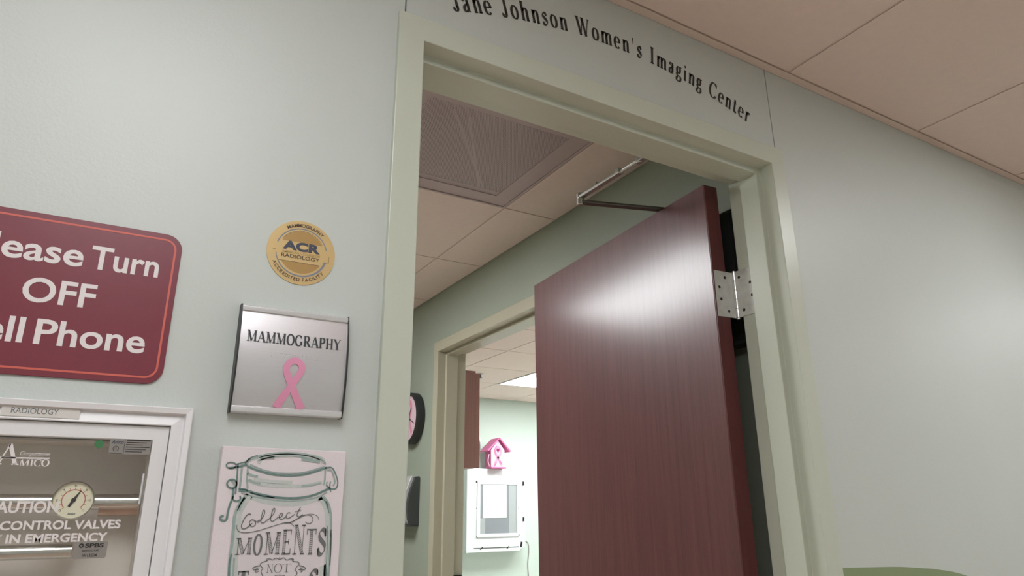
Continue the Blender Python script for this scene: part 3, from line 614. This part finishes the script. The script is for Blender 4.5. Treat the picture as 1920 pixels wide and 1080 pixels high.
put('brace', Geo().bar((0.36,0.64,H+0.03),(0.71,1.10,H+0.03),0.007,0.004), 'brace', gr)
put('brace', Geo().bar((0.42,0.66,H+0.034),(0.68,1.09,H+0.034),0.007,0.004), 'brace', gr)

# ================================================================== LETTERING OVER THE DOOR
wl = tag(empty('wall_lettering', (0.47, WALL_Y, 2.25)), 'black serif vinyl lettering arched over the doorway', 'lettering')
TEXT = "Jane Johnson Women's Imaging Center"
AX, AZ, AR = 0.478, 2.3025, 1.29       # top of the arch baseline and its radius
S0, S1 = -0.422, 0.417
for ch, v, f in serif_line(TEXT, S0, S1, 0.0, 0.047, track=0.20, tk=0.185, tn=0.062):
    mid = (min(p[0] for p in v)+max(p[0] for p in v))/2; th = mid/AR
    pts = []
    for u, w in v:
        du = u-mid
        pts.append((AX+AR*math.sin(th)+du*math.cos(th)+w*math.sin(th), AZ-AR*(1-math.cos(th))-du*math.sin(th)+w*math.cos(th)))
    put('letter', Geo().flat(pts, f, front(WALL_Y), 0.0006), 'ink', wl)

# ================================================================== THINGS ON THE CORRIDOR WALL
# maroon notice
sx0, sx1, sz0, sz1 = -0.606, -0.3445, 1.4685, 1.677
sg = tag(empty('notice_sign', ((sx0+sx1)/2, WALL_Y, sz0)), 'maroon sign with white letters asking to turn off cell phones', 'sign')
put('board', Geo().prism(rounded(sx0, sx1, sz0, sz1, 0.022), front(WALL_Y), 0.0, 0.003), 'red', sg, bevel=0.0006)
o_ = rounded(sx0+0.0068, sx1-0.0068, sz0+0.0072, sz1-0.0072, 0.0155); i_ = rounded(sx0+0.0094, sx1-0.0094, sz0+0.0098, sz1-0.0098, 0.0129)
n_ = len(o_); put('border_line', Geo().flat(o_+i_, [(k, (k+1)%n_, n_+(k+1)%n_, n_+k) for k in range(n_)], front(WALL_Y), 0.0033), 'orange', sg)
def span(t): v, _ = sans(t, 0.018); return max(p[0] for p in v)-min(p[0] for p in v)
pw = 0.0870*span('Please')/span('ease'); cw = 0.1205*span('Cell')/span('Phone')
for body, x0, x1, base in (('Please', -0.4565-pw, -0.4565, 1.6125), ('Turn', -0.4490, -0.3690, 1.6125), ('OFF', -0.5133, -0.4352, 1.5595), ('Cell', -0.5025-cw, -0.5025, 1.5075), ('Phone', -0.4912, -0.3708, 1.5075)):
    v, f = sans_fit(body, x0, x1, base, 0.0318, bold=0.018); put('lettering', Geo().flat(v, f, front(WALL_Y), 0.0034), 'white_print', sg)

# round gold sticker
acx, acz, acr = -0.1820, 1.6845, 0.0512
st = tag(empty('round_sticker', (acx, WALL_Y, acz-acr)), 'round gold foil accreditation sticker above the nameplate', 'sticker')
pl = front(WALL_Y)
put('disc', Geo().prism(ellipse(acx, acz, acr, acr, n=64)[:-1], pl, 0.0, 0.0012), 'gold', st)
seg = [p for p in ellipse(acx, acz, 0.0335, 0.0335, 28, 152, 24)]; put('dark_segment', Geo().flat(seg, [tuple(range(len(seg)))], pl, 0.0014), 'gold_dark', st)
seg = [p for p in ellipse(acx, acz, 0.0335, 0.0335, 211, 329, 24)]; put('dark_segment', Geo().flat(seg, [tuple(range(len(seg)))], pl, 0.0014), 'gold_dark', st)
put('ring_line', Geo().flat(*ribbon(ellipse(acx, acz, 0.0382, 0.0382, 14, 163, 40), 0.0017), pl, 0.0014), 'blue_grey', st)
put('ring_line', Geo().flat(*ribbon(ellipse(acx, acz, 0.0378, 0.0378, 188, 344, 40), [0.0012+0.0022*i/40 for i in range(41)]), pl, 0.0014), 'blue_grey', st)
put('outline', Geo().flat(*ribbon(ellipse(acx, acz, 0.0345, 0.0345, 30, 150, 30), 0.0006), pl, 0.0015), 'brown_ink', st)
def on(name, vf, mat, h=0.0017): return put(name, Geo().flat(vf[0], vf[1], pl, h), mat, st)
on('lettering', sans_arc('MAMMOGRAPHY', acx, acz, 0.0412, 0.0052, 124, 46, bold=0.02), 'brown_ink')
on('lettering', sans_arc('ACCREDITED FACILITY', acx, acz, 0.0462, 0.0050, 205, 322, inside=True, bold=0.02), 'brown_ink')
on('lettering', sans_fit('ACR', -0.2105, -0.1545, 1.6862, 0.0142, bold=0.05), 'blue_ink')
on('lettering', sans_fit('AMERICAN COLLEGE OF', -0.2110, -0.1540, 1.6808, 0.0034, bold=0.01), 'gold_dark')
on('lettering', sans_fit('RADIOLOGY', -0.2115, -0.1543, 1.6735, 0.0058, bold=0.012), 'brown_ink')
put('divider', Geo().flat(*ribbon([(acx-0.043,acz-0.0005),(acx-0.038,acz-0.0005)],0.0005), pl, 0.0016), 'brown_ink', st)
put('divider', Geo().flat(*ribbon([(acx+0.0335,acz-0.0105),(acx+0.042,acz-0.0105),(acx+0.042,acz+0.0005)],0.0005), pl, 0.0016), 'brown_ink', st)
put('divider', Geo().flat(*ribbon([(acx-0.0335,acz-0.0165),(acx+0.028,acz-0.0165)],0.0005), pl, 0.0016), 'brown_ink', st)

# curved aluminium nameplate
nx0, nx1, nz0, nz1 = -0.2600, -0.1050, 1.4375, 1.5890
nzc, nh = (nz0+nz1)/2, (nz1-nz0)/2
def plate_y(z): return -0.0005-0.0095*(1-((z-nzc)/nh)**2)
def on_plate(u, v, h): return (u, plate_y(v)-h, v)
npl = tag(empty('nameplate', ((nx0+nx1)/2, WALL_Y, nz0)), 'curved brushed metal nameplate with a pink ribbon, beside the doorway', 'nameplate')
zs = [nz0+0.008+(nz1-nz0-0.016)*i/24 for i in range(25)]
g = Geo(); g.add([(x, plate_y(z), z) for z in zs for x in (nx0+0.002, nx1-0.002)], [(2*i, 2*i+1, 2*i+3, 2*i+2) for i in range(24)])
g.add([(x, WALL_Y-0.0005, z) for z in (zs[0], zs[-1]) for x in (nx0+0.002, nx1-0.002)], [(0,1,3,2)])
g.add([(x, y, z) for z in (zs[0], zs[-1]) for x in (nx0+0.002, nx1-0.002) for y in (WALL_Y-0.0005, plate_y(z))], [(0,1,3,2),(4,5,7,6)])
put('plate', g, 'brushed', npl, smooth=True)
for zc, s in ((nz0+0.005, 1), (nz1-0.005, -1)):
    y0 = plate_y(zc); prof = [(WALL_Y-0.0005, zc-0.0048), (y0-0.0005, zc-0.0048), (y0-0.0035, zc-0.0032), (y0-0.0042, zc), (y0-0.0038, zc+0.0030), (y0-0.0020, zc+0.0046), (WALL_Y-0.0005, zc+0.0046)]
    put('rail', Geo().prism(prof, lambda u, v, h: (h, u, v), nx0+0.002, nx1-0.002), 'rail', npl, smooth=True)
for x in (nx0, nx1-0.0022):
    zz_ = [nz0-0.0005+(nz1-nz0+0.001)*i/20 for i in range(21)]
    poly = [(WALL_Y-0.0004, zz_[0])] + [(plate_y(min(max(z, nz0), nz1))-0.0036, z) for z in zz_] + [(WALL_Y-0.0004, zz_[-1])]
    put('end_cap', Geo().prism(poly, lambda u, v, h: (h, u, v), x, x+0.0022), 'black', npl)
for ch, v, f in serif_line('MAMMOGRAPHY', -0.2487, -0.1165, 1.5360, 0.0158, track=0.06, tk=0.19, tn=0.07):
    put('letter', Geo().flat(v, f, on_plate, 0.0009), 'ink_raised', npl)
g = Geo(); bx = -0.2135
pat = ['13','1','134','134','135','1245','1235','1','1234','125','13456']
for cell in pat:
    for d in cell:
        k = int(d)-1; u = bx+(k//3)*0.0024; w = 1.5222-(k%3)*0.0024
        g.lathe([(0.0007,0),(0.0006,0.0004),(0.0002,0.0006)], on_plate(u, w, 0.0), (0,-1,0), 8)
    bx += 0.0061
br = put('braille', g, 'brushed', npl); br['kind'] = 'stuff'
rb = Geo()
def rib_band(pts, w0, w1, h):
    c = smooth(pts, 10); n = len(c); v, f = ribbon(c, [w0+(w1-w0)*abs(2*i/(n-1)-1)**3 for i in range(n)])
    m_ = len(v); a = len(rb.v)
    rb.v += [on_plate(u, w, h+0.0016) for u, w in v] + [on_plate(u, w, h) for u, w in v]
    rb.f += [tuple(a+i for i in q) for q in f]
    for i in range(n-1):
        rb.f += [(a+2*i, a+2*i+2, a+m_+2*i+2, a+m_+2*i), (a+2*i+1, a+2*i+3, a+m_+2*i+3, a+m_+2*i+1)]
    rb.f += [(a, a+1, a+m_+1, a+m_), (a+m_-2, a+m_-1, a+2*m_-1, a+2*m_-2)]
rib_band([(-0.1995,1.4470),(-0.1935,1.4590),(-0.1850,1.4740),(-0.1768,1.4880),(-0.1705,1.5010),(-0.1725,1.5095),(-0.1805,1.5140),(-0.1885,1.5100),(-0.1918,1.5010),(-0.1885,1.4905),(-0.1815,1.4770),(-0.1735,1.4620),(-0.1648,1.4470)], 0.0090, 0.0112, 0.0004)
rib = put('ribbon', rb, 'pink', npl); rib['label'] = 'pink awareness ribbon'

# printed canvas with the jar
kx0, kx1, kz1, kz0 = -0.2625, -0.0978, 1.3915, 1.150
ROT = math.radians(0.9)
def canv(u, v, h):            # millimetres from the canvas reference point (-0.180, 1.390)
    x, z = u/1000, v/1000
    return (-0.180+x, WALL_Y-0.020-h, 1.390+z)
def canv_m(x, z, h):
    c, s_ = math.cos(-ROT), math.sin(-ROT); dx, dz = x-(-0.180), z-1.390
    return (-0.180+dx*c-dz*s_*0.0, WALL_Y-h, 1.390+dz+dx*s_)
cn = tag(empty('canvas_print', (-0.18, WALL_Y, kz0)), 'small pink canvas print of a clip-top jar below the nameplate', 'canvas print')
put('canvas', Geo().prism([(kx0,kz0),(kx1,kz0),(kx1,kz1),(kx0,kz1)], canv_m, 0.001, 0.020), 'canvas', cn, bevel=0.0012)
tone = {'d': ('jar_dark', 0.0009), 'm': ('jar_mid', 0.0007), 'l': ('jar_light', 0.0005)}
put('jar_wash', Geo().flat(FILL, [tuple(range(len(FILL)))], canv, 0.0003), 'jar_fill', cn)
for t in 'lmd':
    items = [ribbon(smooth(p, 6) if len(p) > 2 else p, w*{'l': 1.9, 'm': 1.35, 'd': 1.15}[t]) for q, w, p in JAR if q == t]
    V, F = merge2(items); put('jar_drawing', Geo().flat(V, F, canv, tone[t][1]), tone[t][0], cn)['kind'] = 'stuff'
V, F = merge2([ribbon(smooth(p, 6), w) for w, p in PEN]); put('script_lettering', Geo().flat(V, F, canv, 0.0011), 'grey_ink', cn)['kind'] = 'stuff'
for lst, tk, tn, ld in ((BIG, 0.2, 0.05, True), (NOT_, 0.075, 0.04, False), (LOW, 0.24, 0.07, False)):
    for c, a, b in lst:
        V, F = serif_glyph_fit(c, a[0], b[0], a[1], b[1]-a[1], tk, tn, ld); put('letter', Geo().flat(V, F, canv, 0.0011), 'grey_ink', cn)

# medical gas valve box set in the wall
vb = tag(empty('valve_box', (-0.475, WALL_Y, 1.06)), 'white framed gas shut-off valve box with a gauge behind clear plastic', 'valve box')
fx0, fx1, fz0, fz1 = -0.6470, -0.3028, 1.0600, 1.4390
def frame_ring(prof):         # prof: (inset, proud) ; four mitred sides
    sides = []
    n = len(prof)
    def cor(i, c):
        s, h = prof[i]; x = (fx0+s, fx1-s)[c in (1, 2)]; z = (fz0+s, fz1-s)[c in (2, 3)]; return (x, WALL_Y-h, z)
    for a, b in ((3, 2), (2, 1), (1, 0), (0, 3)):
        sides.append(Geo().add([cor(i, a) for i in range(n)]+[cor(i, b) for i in range(n)], [(i, i+1, n+i+1, n+i) for i in range(n-1)]+[tuple(range(n-1,-1,-1)), tuple(range(n, 2*n))]))
    return sides
for sgm in frame_ring([(0, 0.0), (0.0005, 0.019), (0.0015, 0.0200), (0.0078, 0.0185), (0.0095, 0.0125), (0.0105, 0.0120), (0.0225, 0.0150), (0.0235, 0.0145), (0.0240, 0.0)]):
    put('outer_frame', sgm, 'alu', vb, smooth=True)
for sgm in frame_ring([(0.0245, 0.0), (0.0245, 0.0095), (0.0252, 0.0102), (0.0415, 0.0102), (0.0422, 0.0095), (0.0422, -0.004)]):
    put('window_frame', sgm, 'white_enamel', vb)
g = Geo(); ax0, ax1, az0, az1 = fx0+0.0425, fx1-0.0425, fz0+0.0425, fz1-0.0425
g.box(ax0, ax1, 0.085, 0.09, az0, az1); g.box(ax0-0.003, ax0, 0.022, 0.09, az0, az1); g.box(ax1, ax1+0.003, 0.022, 0.09, az0, az1)
g.box(ax0, ax1, 0.022, 0.09, az1-0.003, az1); g.box(ax0, ax1, 0.022, 0.09, az0, az0+0.003)
put('inner_case', g, 'back_grey', vb)
put('pane', Geo().add([(ax0,0.0,az0),(ax1,0.0,az0),(ax1,0.0,az1),(ax0,0.0,az1)], [(0,1,2,3)]), 'glass', vb)
gp = front(0.0)               # print lies on the pane
def pr(name, vf, mat, h=0.0004): return put(name, Geo().flat(vf[0], vf[1], gp, h), mat, vb)
for body, x0, x1, base, cap in (('CAUTION', -0.5015, -0.4322, 1.3110, 0.0128), ('MEDICAL GAS CONTROL VALVES', -0.5765, -0.3655, 1.2925, 0.0098), ('CLOSE ONLY IN EMERGENCY', -0.5640, -0.3775, 1.2785, 0.0094)):
    pr('lettering', sans_fit(body, x0, x1, base, cap, bold=0.03), 'white_print')
S_ = []
for ch, v, f in serif_line('MICO', -0.4785, -0.4495, 1.3628, 0.0078, tk=0.17, tn=0.06): S_.append((v, f))
S_ += [serif_glyph_fit('A', -0.5010, -0.4790, 1.3640, 0.0235, 0.16, 0.06), ribbon([(-0.4985,1.3716),(-0.4500,1.3718)], 0.0016)]
pr('logo_lettering', merge2(S_), 'white_print')
pr('logo_lettering', sans_fit('Corporation', -0.4795, -0.4503, 1.3748, 0.0044, shear=0.3), 'white_print')
gd = put('dot_sticker', Geo().prism(ellipse(-0.4026, 1.3902, 0.0049, 0.0049, n=24)[:-1], gp, 0.0002, 0.0006), 'green_dot', vb)
lb = put('data_label', Geo().prism([(-0.3912,1.3790),(-0.3460,1.3790),(-0.3460,1.3975),(-0.3912,1.3975)], gp, 0.0002, 0.0005), 'label_grey', vb)
it = [ribbon([(-0.3752,1.3790),(-0.3752,1.3975)], 0.0005)]
for i in range(6): it.append(ribbon([(-0.3735, 1.3962-0.0028*i), (-0.3470-0.004*(i%3), 1.3962-0.0028*i)], 0.0009 if i else 0.0017))
it.append(ribbon(ellipse(-0.3840, 1.3855, 0.0030, 0.0030, n=20), 0.0006)); it.append(sans_fit('UL', -0.3855, -0.3826, 1.3846, 0.0022)); it.append(ribbon([(-0.3905,1.3800),(-0.3765,1.3800)],0.0008))
put('label_print', Geo().flat(*merge2(it), gp, 0.0007), 'ink', lb)
put('label_print', Geo().flat(*sans_fit('Amico', -0.3895, -0.3765, 1.3915, 0.0045, shear=0.3, bold=0.02), gp, 0.0007), 'blue_ink', lb)
ss = put('service_sticker', Geo().prism(rounded(-0.4092, -0.3755, 1.2595, 1.2785, 0.0025, 4), gp, 0.0002, 0.0005), 'label_grey', vb)
put('label_print', Geo().flat(*merge2([sans_fit('SPBS', -0.3985, -0.3795, 1.2715, 0.0048, bold=0.04), sans_fit('MEDICAL GAS', -0.4005, -0.3840, 1.2672, 0.0020, bold=0.02), sans_fit('W13204', -0.4000, -0.3850, 1.2615, 0.0034, bold=0.01), ribbon(ellipse(-0.4022, 1.2740, 0.0018, 0.0018, n=16), 0.0014)]), gp, 0.0007), 'ink', ss)
ls = put('name_strip', Geo().prism([(-0.5060,1.4185),(-0.4280,1.4185),(-0.4280,1.4315),(-0.5060,1.4315)], front(-0.0046), 0.0, 0.0008), 'label_strip', vb)
put('lettering', Geo().flat(*sans_fit('RADIOLOGY', -0.4965, -0.4500, 1.4222, 0.0064), front(-0.0046), 0.0010), 'grey_ink', ls)
# pipes and gauge inside
put('pipe', Geo().tube([(ax0+0.002, 0.05, 1.323), (ax1-0.002, 0.05, 1.323)], 0.0095, 20), 'chrome', vb, smooth=True)
put('pipe', Geo().tube([(ax1-0.046, 0.052, 1.316), (ax1-0.002, 0.052, 1.316)], 0.0100, 20), 'copper_reflection', vb, smooth=True)  # tube standing in for the coppery reflection low on the nickel pipe
put('pipe', Geo().tube([(ax0+0.002, 0.052, 1.266), (-0.412, 0.052, 1.266)], 0.0085, 20), 'chrome', vb, smooth=True)
put('white_tube', Geo().tube([(-0.3485, 0.012, 1.357), (-0.3485, 0.012, 1.320)], 0.0014, 8), 'white_enamel', vb)  # thin white upright tube near the right edge of the window
ga = empty('gauge', (-0.4190, 0.020, 1.3250)); ga.parent = vb; ga.location = Vector(ga.location)-world_loc(vb); ga['label'] = 'round pressure gauge with a cream dial'
gc = (-0.4190, 1.3250); gy = front(0.020)
put('gauge_body', Geo().lathe([(0.019,-0.02),(0.0222,-0.014),(0.0222,0.003),(0.0208,0.0045),(0.0205,0.001)], (gc[0],0.020,gc[1]), (0,-1,0), 40), 'chrome', ga, smooth=True)
put('dial', Geo().prism(ellipse(*gc, 0.0205, 0.0205, n=40)[:-1], gy, 0.0, 0.0013), 'gauge_face', ga)
it = [ribbon(ellipse(*gc, 0.0120, 0.0120, 225, -45, 30), 0.0010)]
for k in range(13):
    an = math.radians(225-270*k/12); it.append(ribbon([(gc[0]+0.0128*math.cos(an), gc[1]+0.0128*math.sin(an)), (gc[0]+0.0145*math.cos(an), gc[1]+0.0145*math.sin(an))], 0.0006))
put('scale', Geo().flat(*merge2(it), gy, 0.0015), 'gauge_red', ga)
it = []
for k in range(7):
    an = math.radians(225-270*k/6); it.append(sans_fit(str(k*2), gc[0]+0.0168*math.cos(an)-0.0012, gc[0]+0.0168*math.cos(an)+0.0012, gc[1]+0.0168*math.sin(an)-0.0012, 0.0024))
put('scale', Geo().flat(*merge2(it), gy, 0.0015), 'ink', ga)
put('needle', Geo().flat([(gc[0]-0.0050,gc[1]-0.0068),(gc[0]-0.0026,gc[1]-0.0080),(gc[0]+0.0018,gc[1]-0.0003),(gc[0]+0.0072,gc[1]+0.0130),(gc[0]-0.0008,gc[1]+0.0018)], [(0,1,2,3,4)], gy, 0.0022).flat(ellipse(*gc,0.0026,0.0026,n=16)[:-1], [tuple(range(16))], gy, 0.0023), 'ink', ga)
put('dial_print', Geo().flat(*sans_fit('Amico', gc[0]-0.0040, gc[0]+0.0045, gc[1]-0.0168, 0.0028, shear=0.3, bold=0.02), gy, 0.0015), 'blue_ink', ga)

# ================================================================== ENTRY ROOM
def inner(x): return lambda u, v, h: (x-h, u, v)          # draw on the inner wall: u is y, v is z
ck = tag(empty('wall_clock', (XW, 2.555, 1.635)), 'round black-rimmed wall clock with a pink ribbon on its dial', 'clock')
cc = (2.555, 1.775)
put('case', Geo().lathe([(0.128,0.0),(0.140,0.004),(0.140,0.040),(0.137,0.047),(0.128,0.050),(0.122,0.046),(0.120,0.036),(0.02,0.036)], (XW, cc[0], cc[1]), (-1,0,0), 56), 'black', ck, smooth=True)
put('dial', Geo().prism(ellipse(*cc, 0.121, 0.121, n=56)[:-1], inner(XW), 0.036, 0.038), 'clock_face', ck)
put('ribbon_print', Geo().flat(*ribbon(smooth([(cc[0]+0.045,cc[1]-0.085),(cc[0]+0.01,cc[1]-0.02),(cc[0]-0.028,cc[1]+0.04),(cc[0]-0.02,cc[1]+0.078),(cc[0],cc[1]+0.088),(cc[0]+0.02,cc[1]+0.078),(cc[0]+0.028,cc[1]+0.04),(cc[0]-0.01,cc[1]-0.02),(cc[0]-0.045,cc[1]-0.085)],8), 0.026), inner(XW), 0.0385), 'pink_print', ck)
put('hand', Geo().flat(*ribbon([(cc[0]+0.012,cc[1]+0.006),(cc[0]-0.078,cc[1]-0.034)],0.006), inner(XW), 0.0405), 'ink', ck)
put('hand', Geo().flat(*ribbon([(cc[0]+0.005,cc[1]-0.01),(cc[0]-0.03,cc[1]+0.055)],0.007), inner(XW), 0.0400), 'ink', ck)
put('tick_marks', Geo().flat(*merge2([ribbon([(cc[0]+0.108*math.cos(k*PI/6),cc[1]+0.108*math.sin(k*PI/6)),(cc[0]+0.117*math.cos(k*PI/6),cc[1]+0.117*math.sin(k*PI/6))],0.004) for k in range(12)]), inner(XW), 0.0386), 'ink', ck)['kind'] = 'stuff'

td = tag(empty('towel_dispenser', (XW, 2.6, 1.22)), 'charcoal paper towel dispenser with silver front, below the clock', 'dispenser')
side = [(0.0,1.220),(0.046,1.220),(0.060,1.248),(0.0665,1.290),(0.0665,1.330),(0.060,1.372),(0.048,1.410),(0.034,1.445),(0.029,1.462),(0.004,1.464),(0.0,1.45)]
put('side_cheek', Geo().prism(side, lambda u, v, h: (XW-u, h, v), 2.456, 2.478), 'disp_side', td, bevel=0.003)
put('side_cheek', Geo().prism(side, lambda u, v, h: (XW-u, h, v), 2.702, 2.724), 'disp_side', td, bevel=0.003)
fr = [(0.0,1.228),(0.052,1.226),(0.074,1.262),(0.082,1.300),(0.081,1.335),(0.073,1.378),(0.060,1.418),(0.047,1.450),(0.042,1.466),(0.0,1.466)]
put('front_cover', Geo().prism(fr, lambda u, v, h: (XW-u, h, v), 2.478, 2.702), 'disp_front', td, smooth=True, bevel=0.002)
put('tray_lip', Geo().box(XW-0.072, XW, 2.458, 2.722, 1.214, 1.224), 'disp_side', td, bevel=0.002)

# ================================================================== BRIGHT ROOM
cb = tag(empty('wall_cabinet', (XW2, 3.3, 1.522)), 'dark cherry wall cabinet beyond the second doorway', 'cabinet')
put('body', Geo().box(XW2, 1.472, 2.646, 4.2, 1.522, 2.095), 'cabinet', cb, bevel=0.001)
for i in range(3):
    a = 2.650+0.5167*i; d = put('door', Geo().box(1.4735, 1.503, a, a+0.512, 1.524, 2.083), 'cabinet', cb, bevel=0.002)
    put('handle', Geo().tube([(1.503,a+0.05,1.60),(1.530,a+0.05,1.605),(1.530,a+0.05,1.695),(1.503,a+0.05,1.70)], 0.005, 10), 'steel', d, smooth=True)

WY = BY-0.15              # front of the white wall case
wb = tag(empty('wall_case', (3.14, BY, 0.87)), 'white metal wall case with a window, below the pink birdhouse', 'wall case')
put('body', Geo().box(2.800, 3.455, WY+0.02, BY, 0.878, 1.672), 'white_box', wb, bevel=0.004)
dr = put('door', Geo().box(2.797, 3.420, WY, WY+0.0195, 0.868, 1.676), 'white_box', wb, bevel=0.004)
bxo = [(2.912,3.392,1.012,1.552)]
x0,x1,z0,z1 = bxo[0]; g = Geo()
g.box(x0,x1,WY-0.014,WY,z1-0.032,z1); g.box(x0,x1,WY-0.014,WY,z0,z0+0.030); g.box(x0,x0+0.032,WY-0.014,WY,z0+0.030,z1-0.032); g.box(x1-0.016,x1,WY-0.014,WY,z0+0.030,z1-0.032)
put('window_frame', g, 'white_box', dr)
put('window_backing', Geo().box(x0+0.032,x1-0.016,WY-0.004,WY-0.0005,z0+0.030,z1-0.032), 'dark_window', dr)
put('window_panel', Geo().box(3.285,3.376,WY-0.0055,WY-0.0042,1.042,1.52), 'mid_window', dr)
put('window_panel', Geo().box(2.944,3.005,WY-0.0055,WY-0.0042,1.042,1.19), 'mid_window', dr)
put('paper_sheet', Geo().box(2.976,3.256,WY-0.0075,WY-0.0058,1.193,1.518), 'paper', dr)
put('window_pane', Geo().add([(x0+0.032,WY-0.010,z0+0.030),(x1-0.016,WY-0.010,z0+0.030),(x1-0.016,WY-0.010,z1-0.032),(x0+0.032,WY-0.010,z1-0.032)], [(0,1,2,3)]), 'glass', dr)
for sx_, sz_ in ((2.908,1.545),(2.918,1.285),(2.920,1.016),(3.396,1.285),(3.398,1.020)):
    put('screw', Geo().lathe([(0.011,0),(0.009,0.006),(0.003,0.008)], (sx_, WY-0.0001, sz_), (0,-1,0), 12), 'screw', dr)
for hz in (1.535, 1.175): put('side_hinge', Geo().tube([(3.470,WY+0.012,hz-0.02),(3.470,WY+0.012,hz+0.02)], 0.009, 10), 'screw', wb)
put('latch', Geo().bar((3.432,WY+0.004,0.905),(3.438,WY+0.004,0.955),0.012,0.012,(0,-1,0)), 'screw', wb)
put('side_flange', Geo().box(3.456,3.490,WY+0.02,BY,0.895,1.668), 'white_box', wb, bevel=0.003)
put('bottom_trim', Geo().box(2.88,3.40,WY-0.003,WY-0.0002,0.905,0.911), 'screw', dr)
for sx_ in (2.965,3.27): put('clip', Geo().bar((sx_-0.012,WY-0.004,0.895),(sx_+0.014,WY-0.004,0.917),0.008,0.006,(0,-1,0)), 'screw', dr)
cd = tag(put('power_cord', Geo().tube([(x, BY-0.006, z) for x, z in smooth([(3.575,0.95),(3.605,0.92),(3.61,0.84),(3.595,0.72),(3.605,0.60)],6)], 0.004, 8), 'label_grey', smooth=True), 'thin grey cord hanging beside the white wall case', 'cord')

bh = tag(empty('birdhouse', (3.12, BY-0.15, 1.676)), 'small pink wooden birdhouse with ribbon decoration on the white case', 'birdhouse')
by0, by1 = 5.325, 5.455
hx0, hx1 = 3.036, 3.196; hzb, hze, hzr = 1.692, 1.862, 1.962; hm = (hx0+hx1)/2
bp = front(by0)
put('walls', Geo().prism([(hx0,hzb),(hx1,hzb),(hx1,hze),(hm,hzr),(hx0,hze)], lambda u, v, h: (u, by0+h, v), 0.0, by1-by0), 'light_pink', bh, bevel=0.002)
put('base_board', Geo().box(hx0-0.006, hx1+0.010, by0-0.02, by1, 1.6765, 1.6915), 'hot_pink', bh, bevel=0.002)
for sg_, nm in ((-1,'roof_board'), (1,'roof_board')):
    e = (hm+sg_*0.128, hzr-0.118); r0 = (hm+(0.006 if sg_ > 0 else 0), hzr+0.010); t = 0.016
    dx, dz = e[0]-r0[0], e[1]-r0[1]; l = math.hypot(dx, dz); nxx, nzz = -dz/l*sg_*-1, abs(dx)/l
    poly = [r0, e, (e[0]+sg_*abs(dz)/l*t, e[1]+nzz*t), (r0[0]+sg_*abs(dz)/l*t*0.2, r0[1]+nzz*t*1.3)]
    put(nm, Geo().prism(poly, lambda u, v, h: (u, by0-0.035+h, v), 0.0, by1-by0+0.05), 'hot_pink', bh, bevel=0.0015)
put('side_panel', Geo().box(hx0-0.0015, hx0-0.0002, by0+0.004, by1-0.004, hzb+0.004, hze-0.004), 'hot_pink', bh)
put('ribbon', Geo().flat(*ribbon(smooth([(hm-0.045,hzb+0.02),(hm-0.012,hzb+0.075),(hm+0.026,hzb+0.13),(hm+0.028,hzb+0.175),(hm,hzb+0.2),(hm-0.028,hzb+0.175),(hm-0.026,hzb+0.13),(hm+0.012,hzb+0.075),(hm+0.045,hzb+0.02)],8), 0.022), bp, 0.004), 'pink', bh)
put('ribbon_edge', Geo().flat(*ribbon(smooth([(hm-0.040,hzb+0.012),(hm-0.030,hzb+0.028),(hm-0.020,hzb+0.046)],4), 0.012), bp, 0.0055), 'hot_pink', bh)
put('ribbon_edge', Geo().flat(*ribbon([(hm+0.020,hzb+0.062),(hm+0.046,hzb+0.028)], 0.012), bp, 0.0055), 'hot_pink', bh)
put('ribbon_edge', Geo().flat(*ribbon(ellipse(hm,hzb+0.165,0.038,0.05,110,250,14),0.008), bp, 0.0055), 'hot_pink', bh)
put('entry_hole', Geo().prism([(hm-0.018,hzb+0.185),(hm+0.018,hzb+0.185),(hm+0.014,hzb+0.165),(hm,hzb+0.145),(hm-0.014,hzb+0.165)], bp, 0.0005, 0.0056), 'deep_pink', bh)
put('hanging_ribbon', Geo().tube([(x, by0+0.03, z) for x, z in smooth([(hx0-0.008,1.82),(hx0-0.02,1.75),(hx0-0.002,1.70),(hx0+0.01,1.68)],6)], 0.005, 8), 'light_pink', bh, smooth=True)

sk = tag(empty('sprinkler', (2.36, 4.29, H-0.045)), 'small grey ceiling sprinkler next to the wooden cabinet', 'sprinkler')
put('escutcheon', Geo().lathe([(0.036,0),(0.034,0.008),(0.014,0.011)], (2.36,4.29,H), (0,0,-1), 20), 'steel', sk, smooth=True)
put('head', Geo().lathe([(0.010,0.010),(0.010,0.032),(0.018,0.034),(0.018,0.038),(0.004,0.040)], (2.36,4.29,H), (0,0,-1), 16), 'dark_steel', sk, smooth=True)
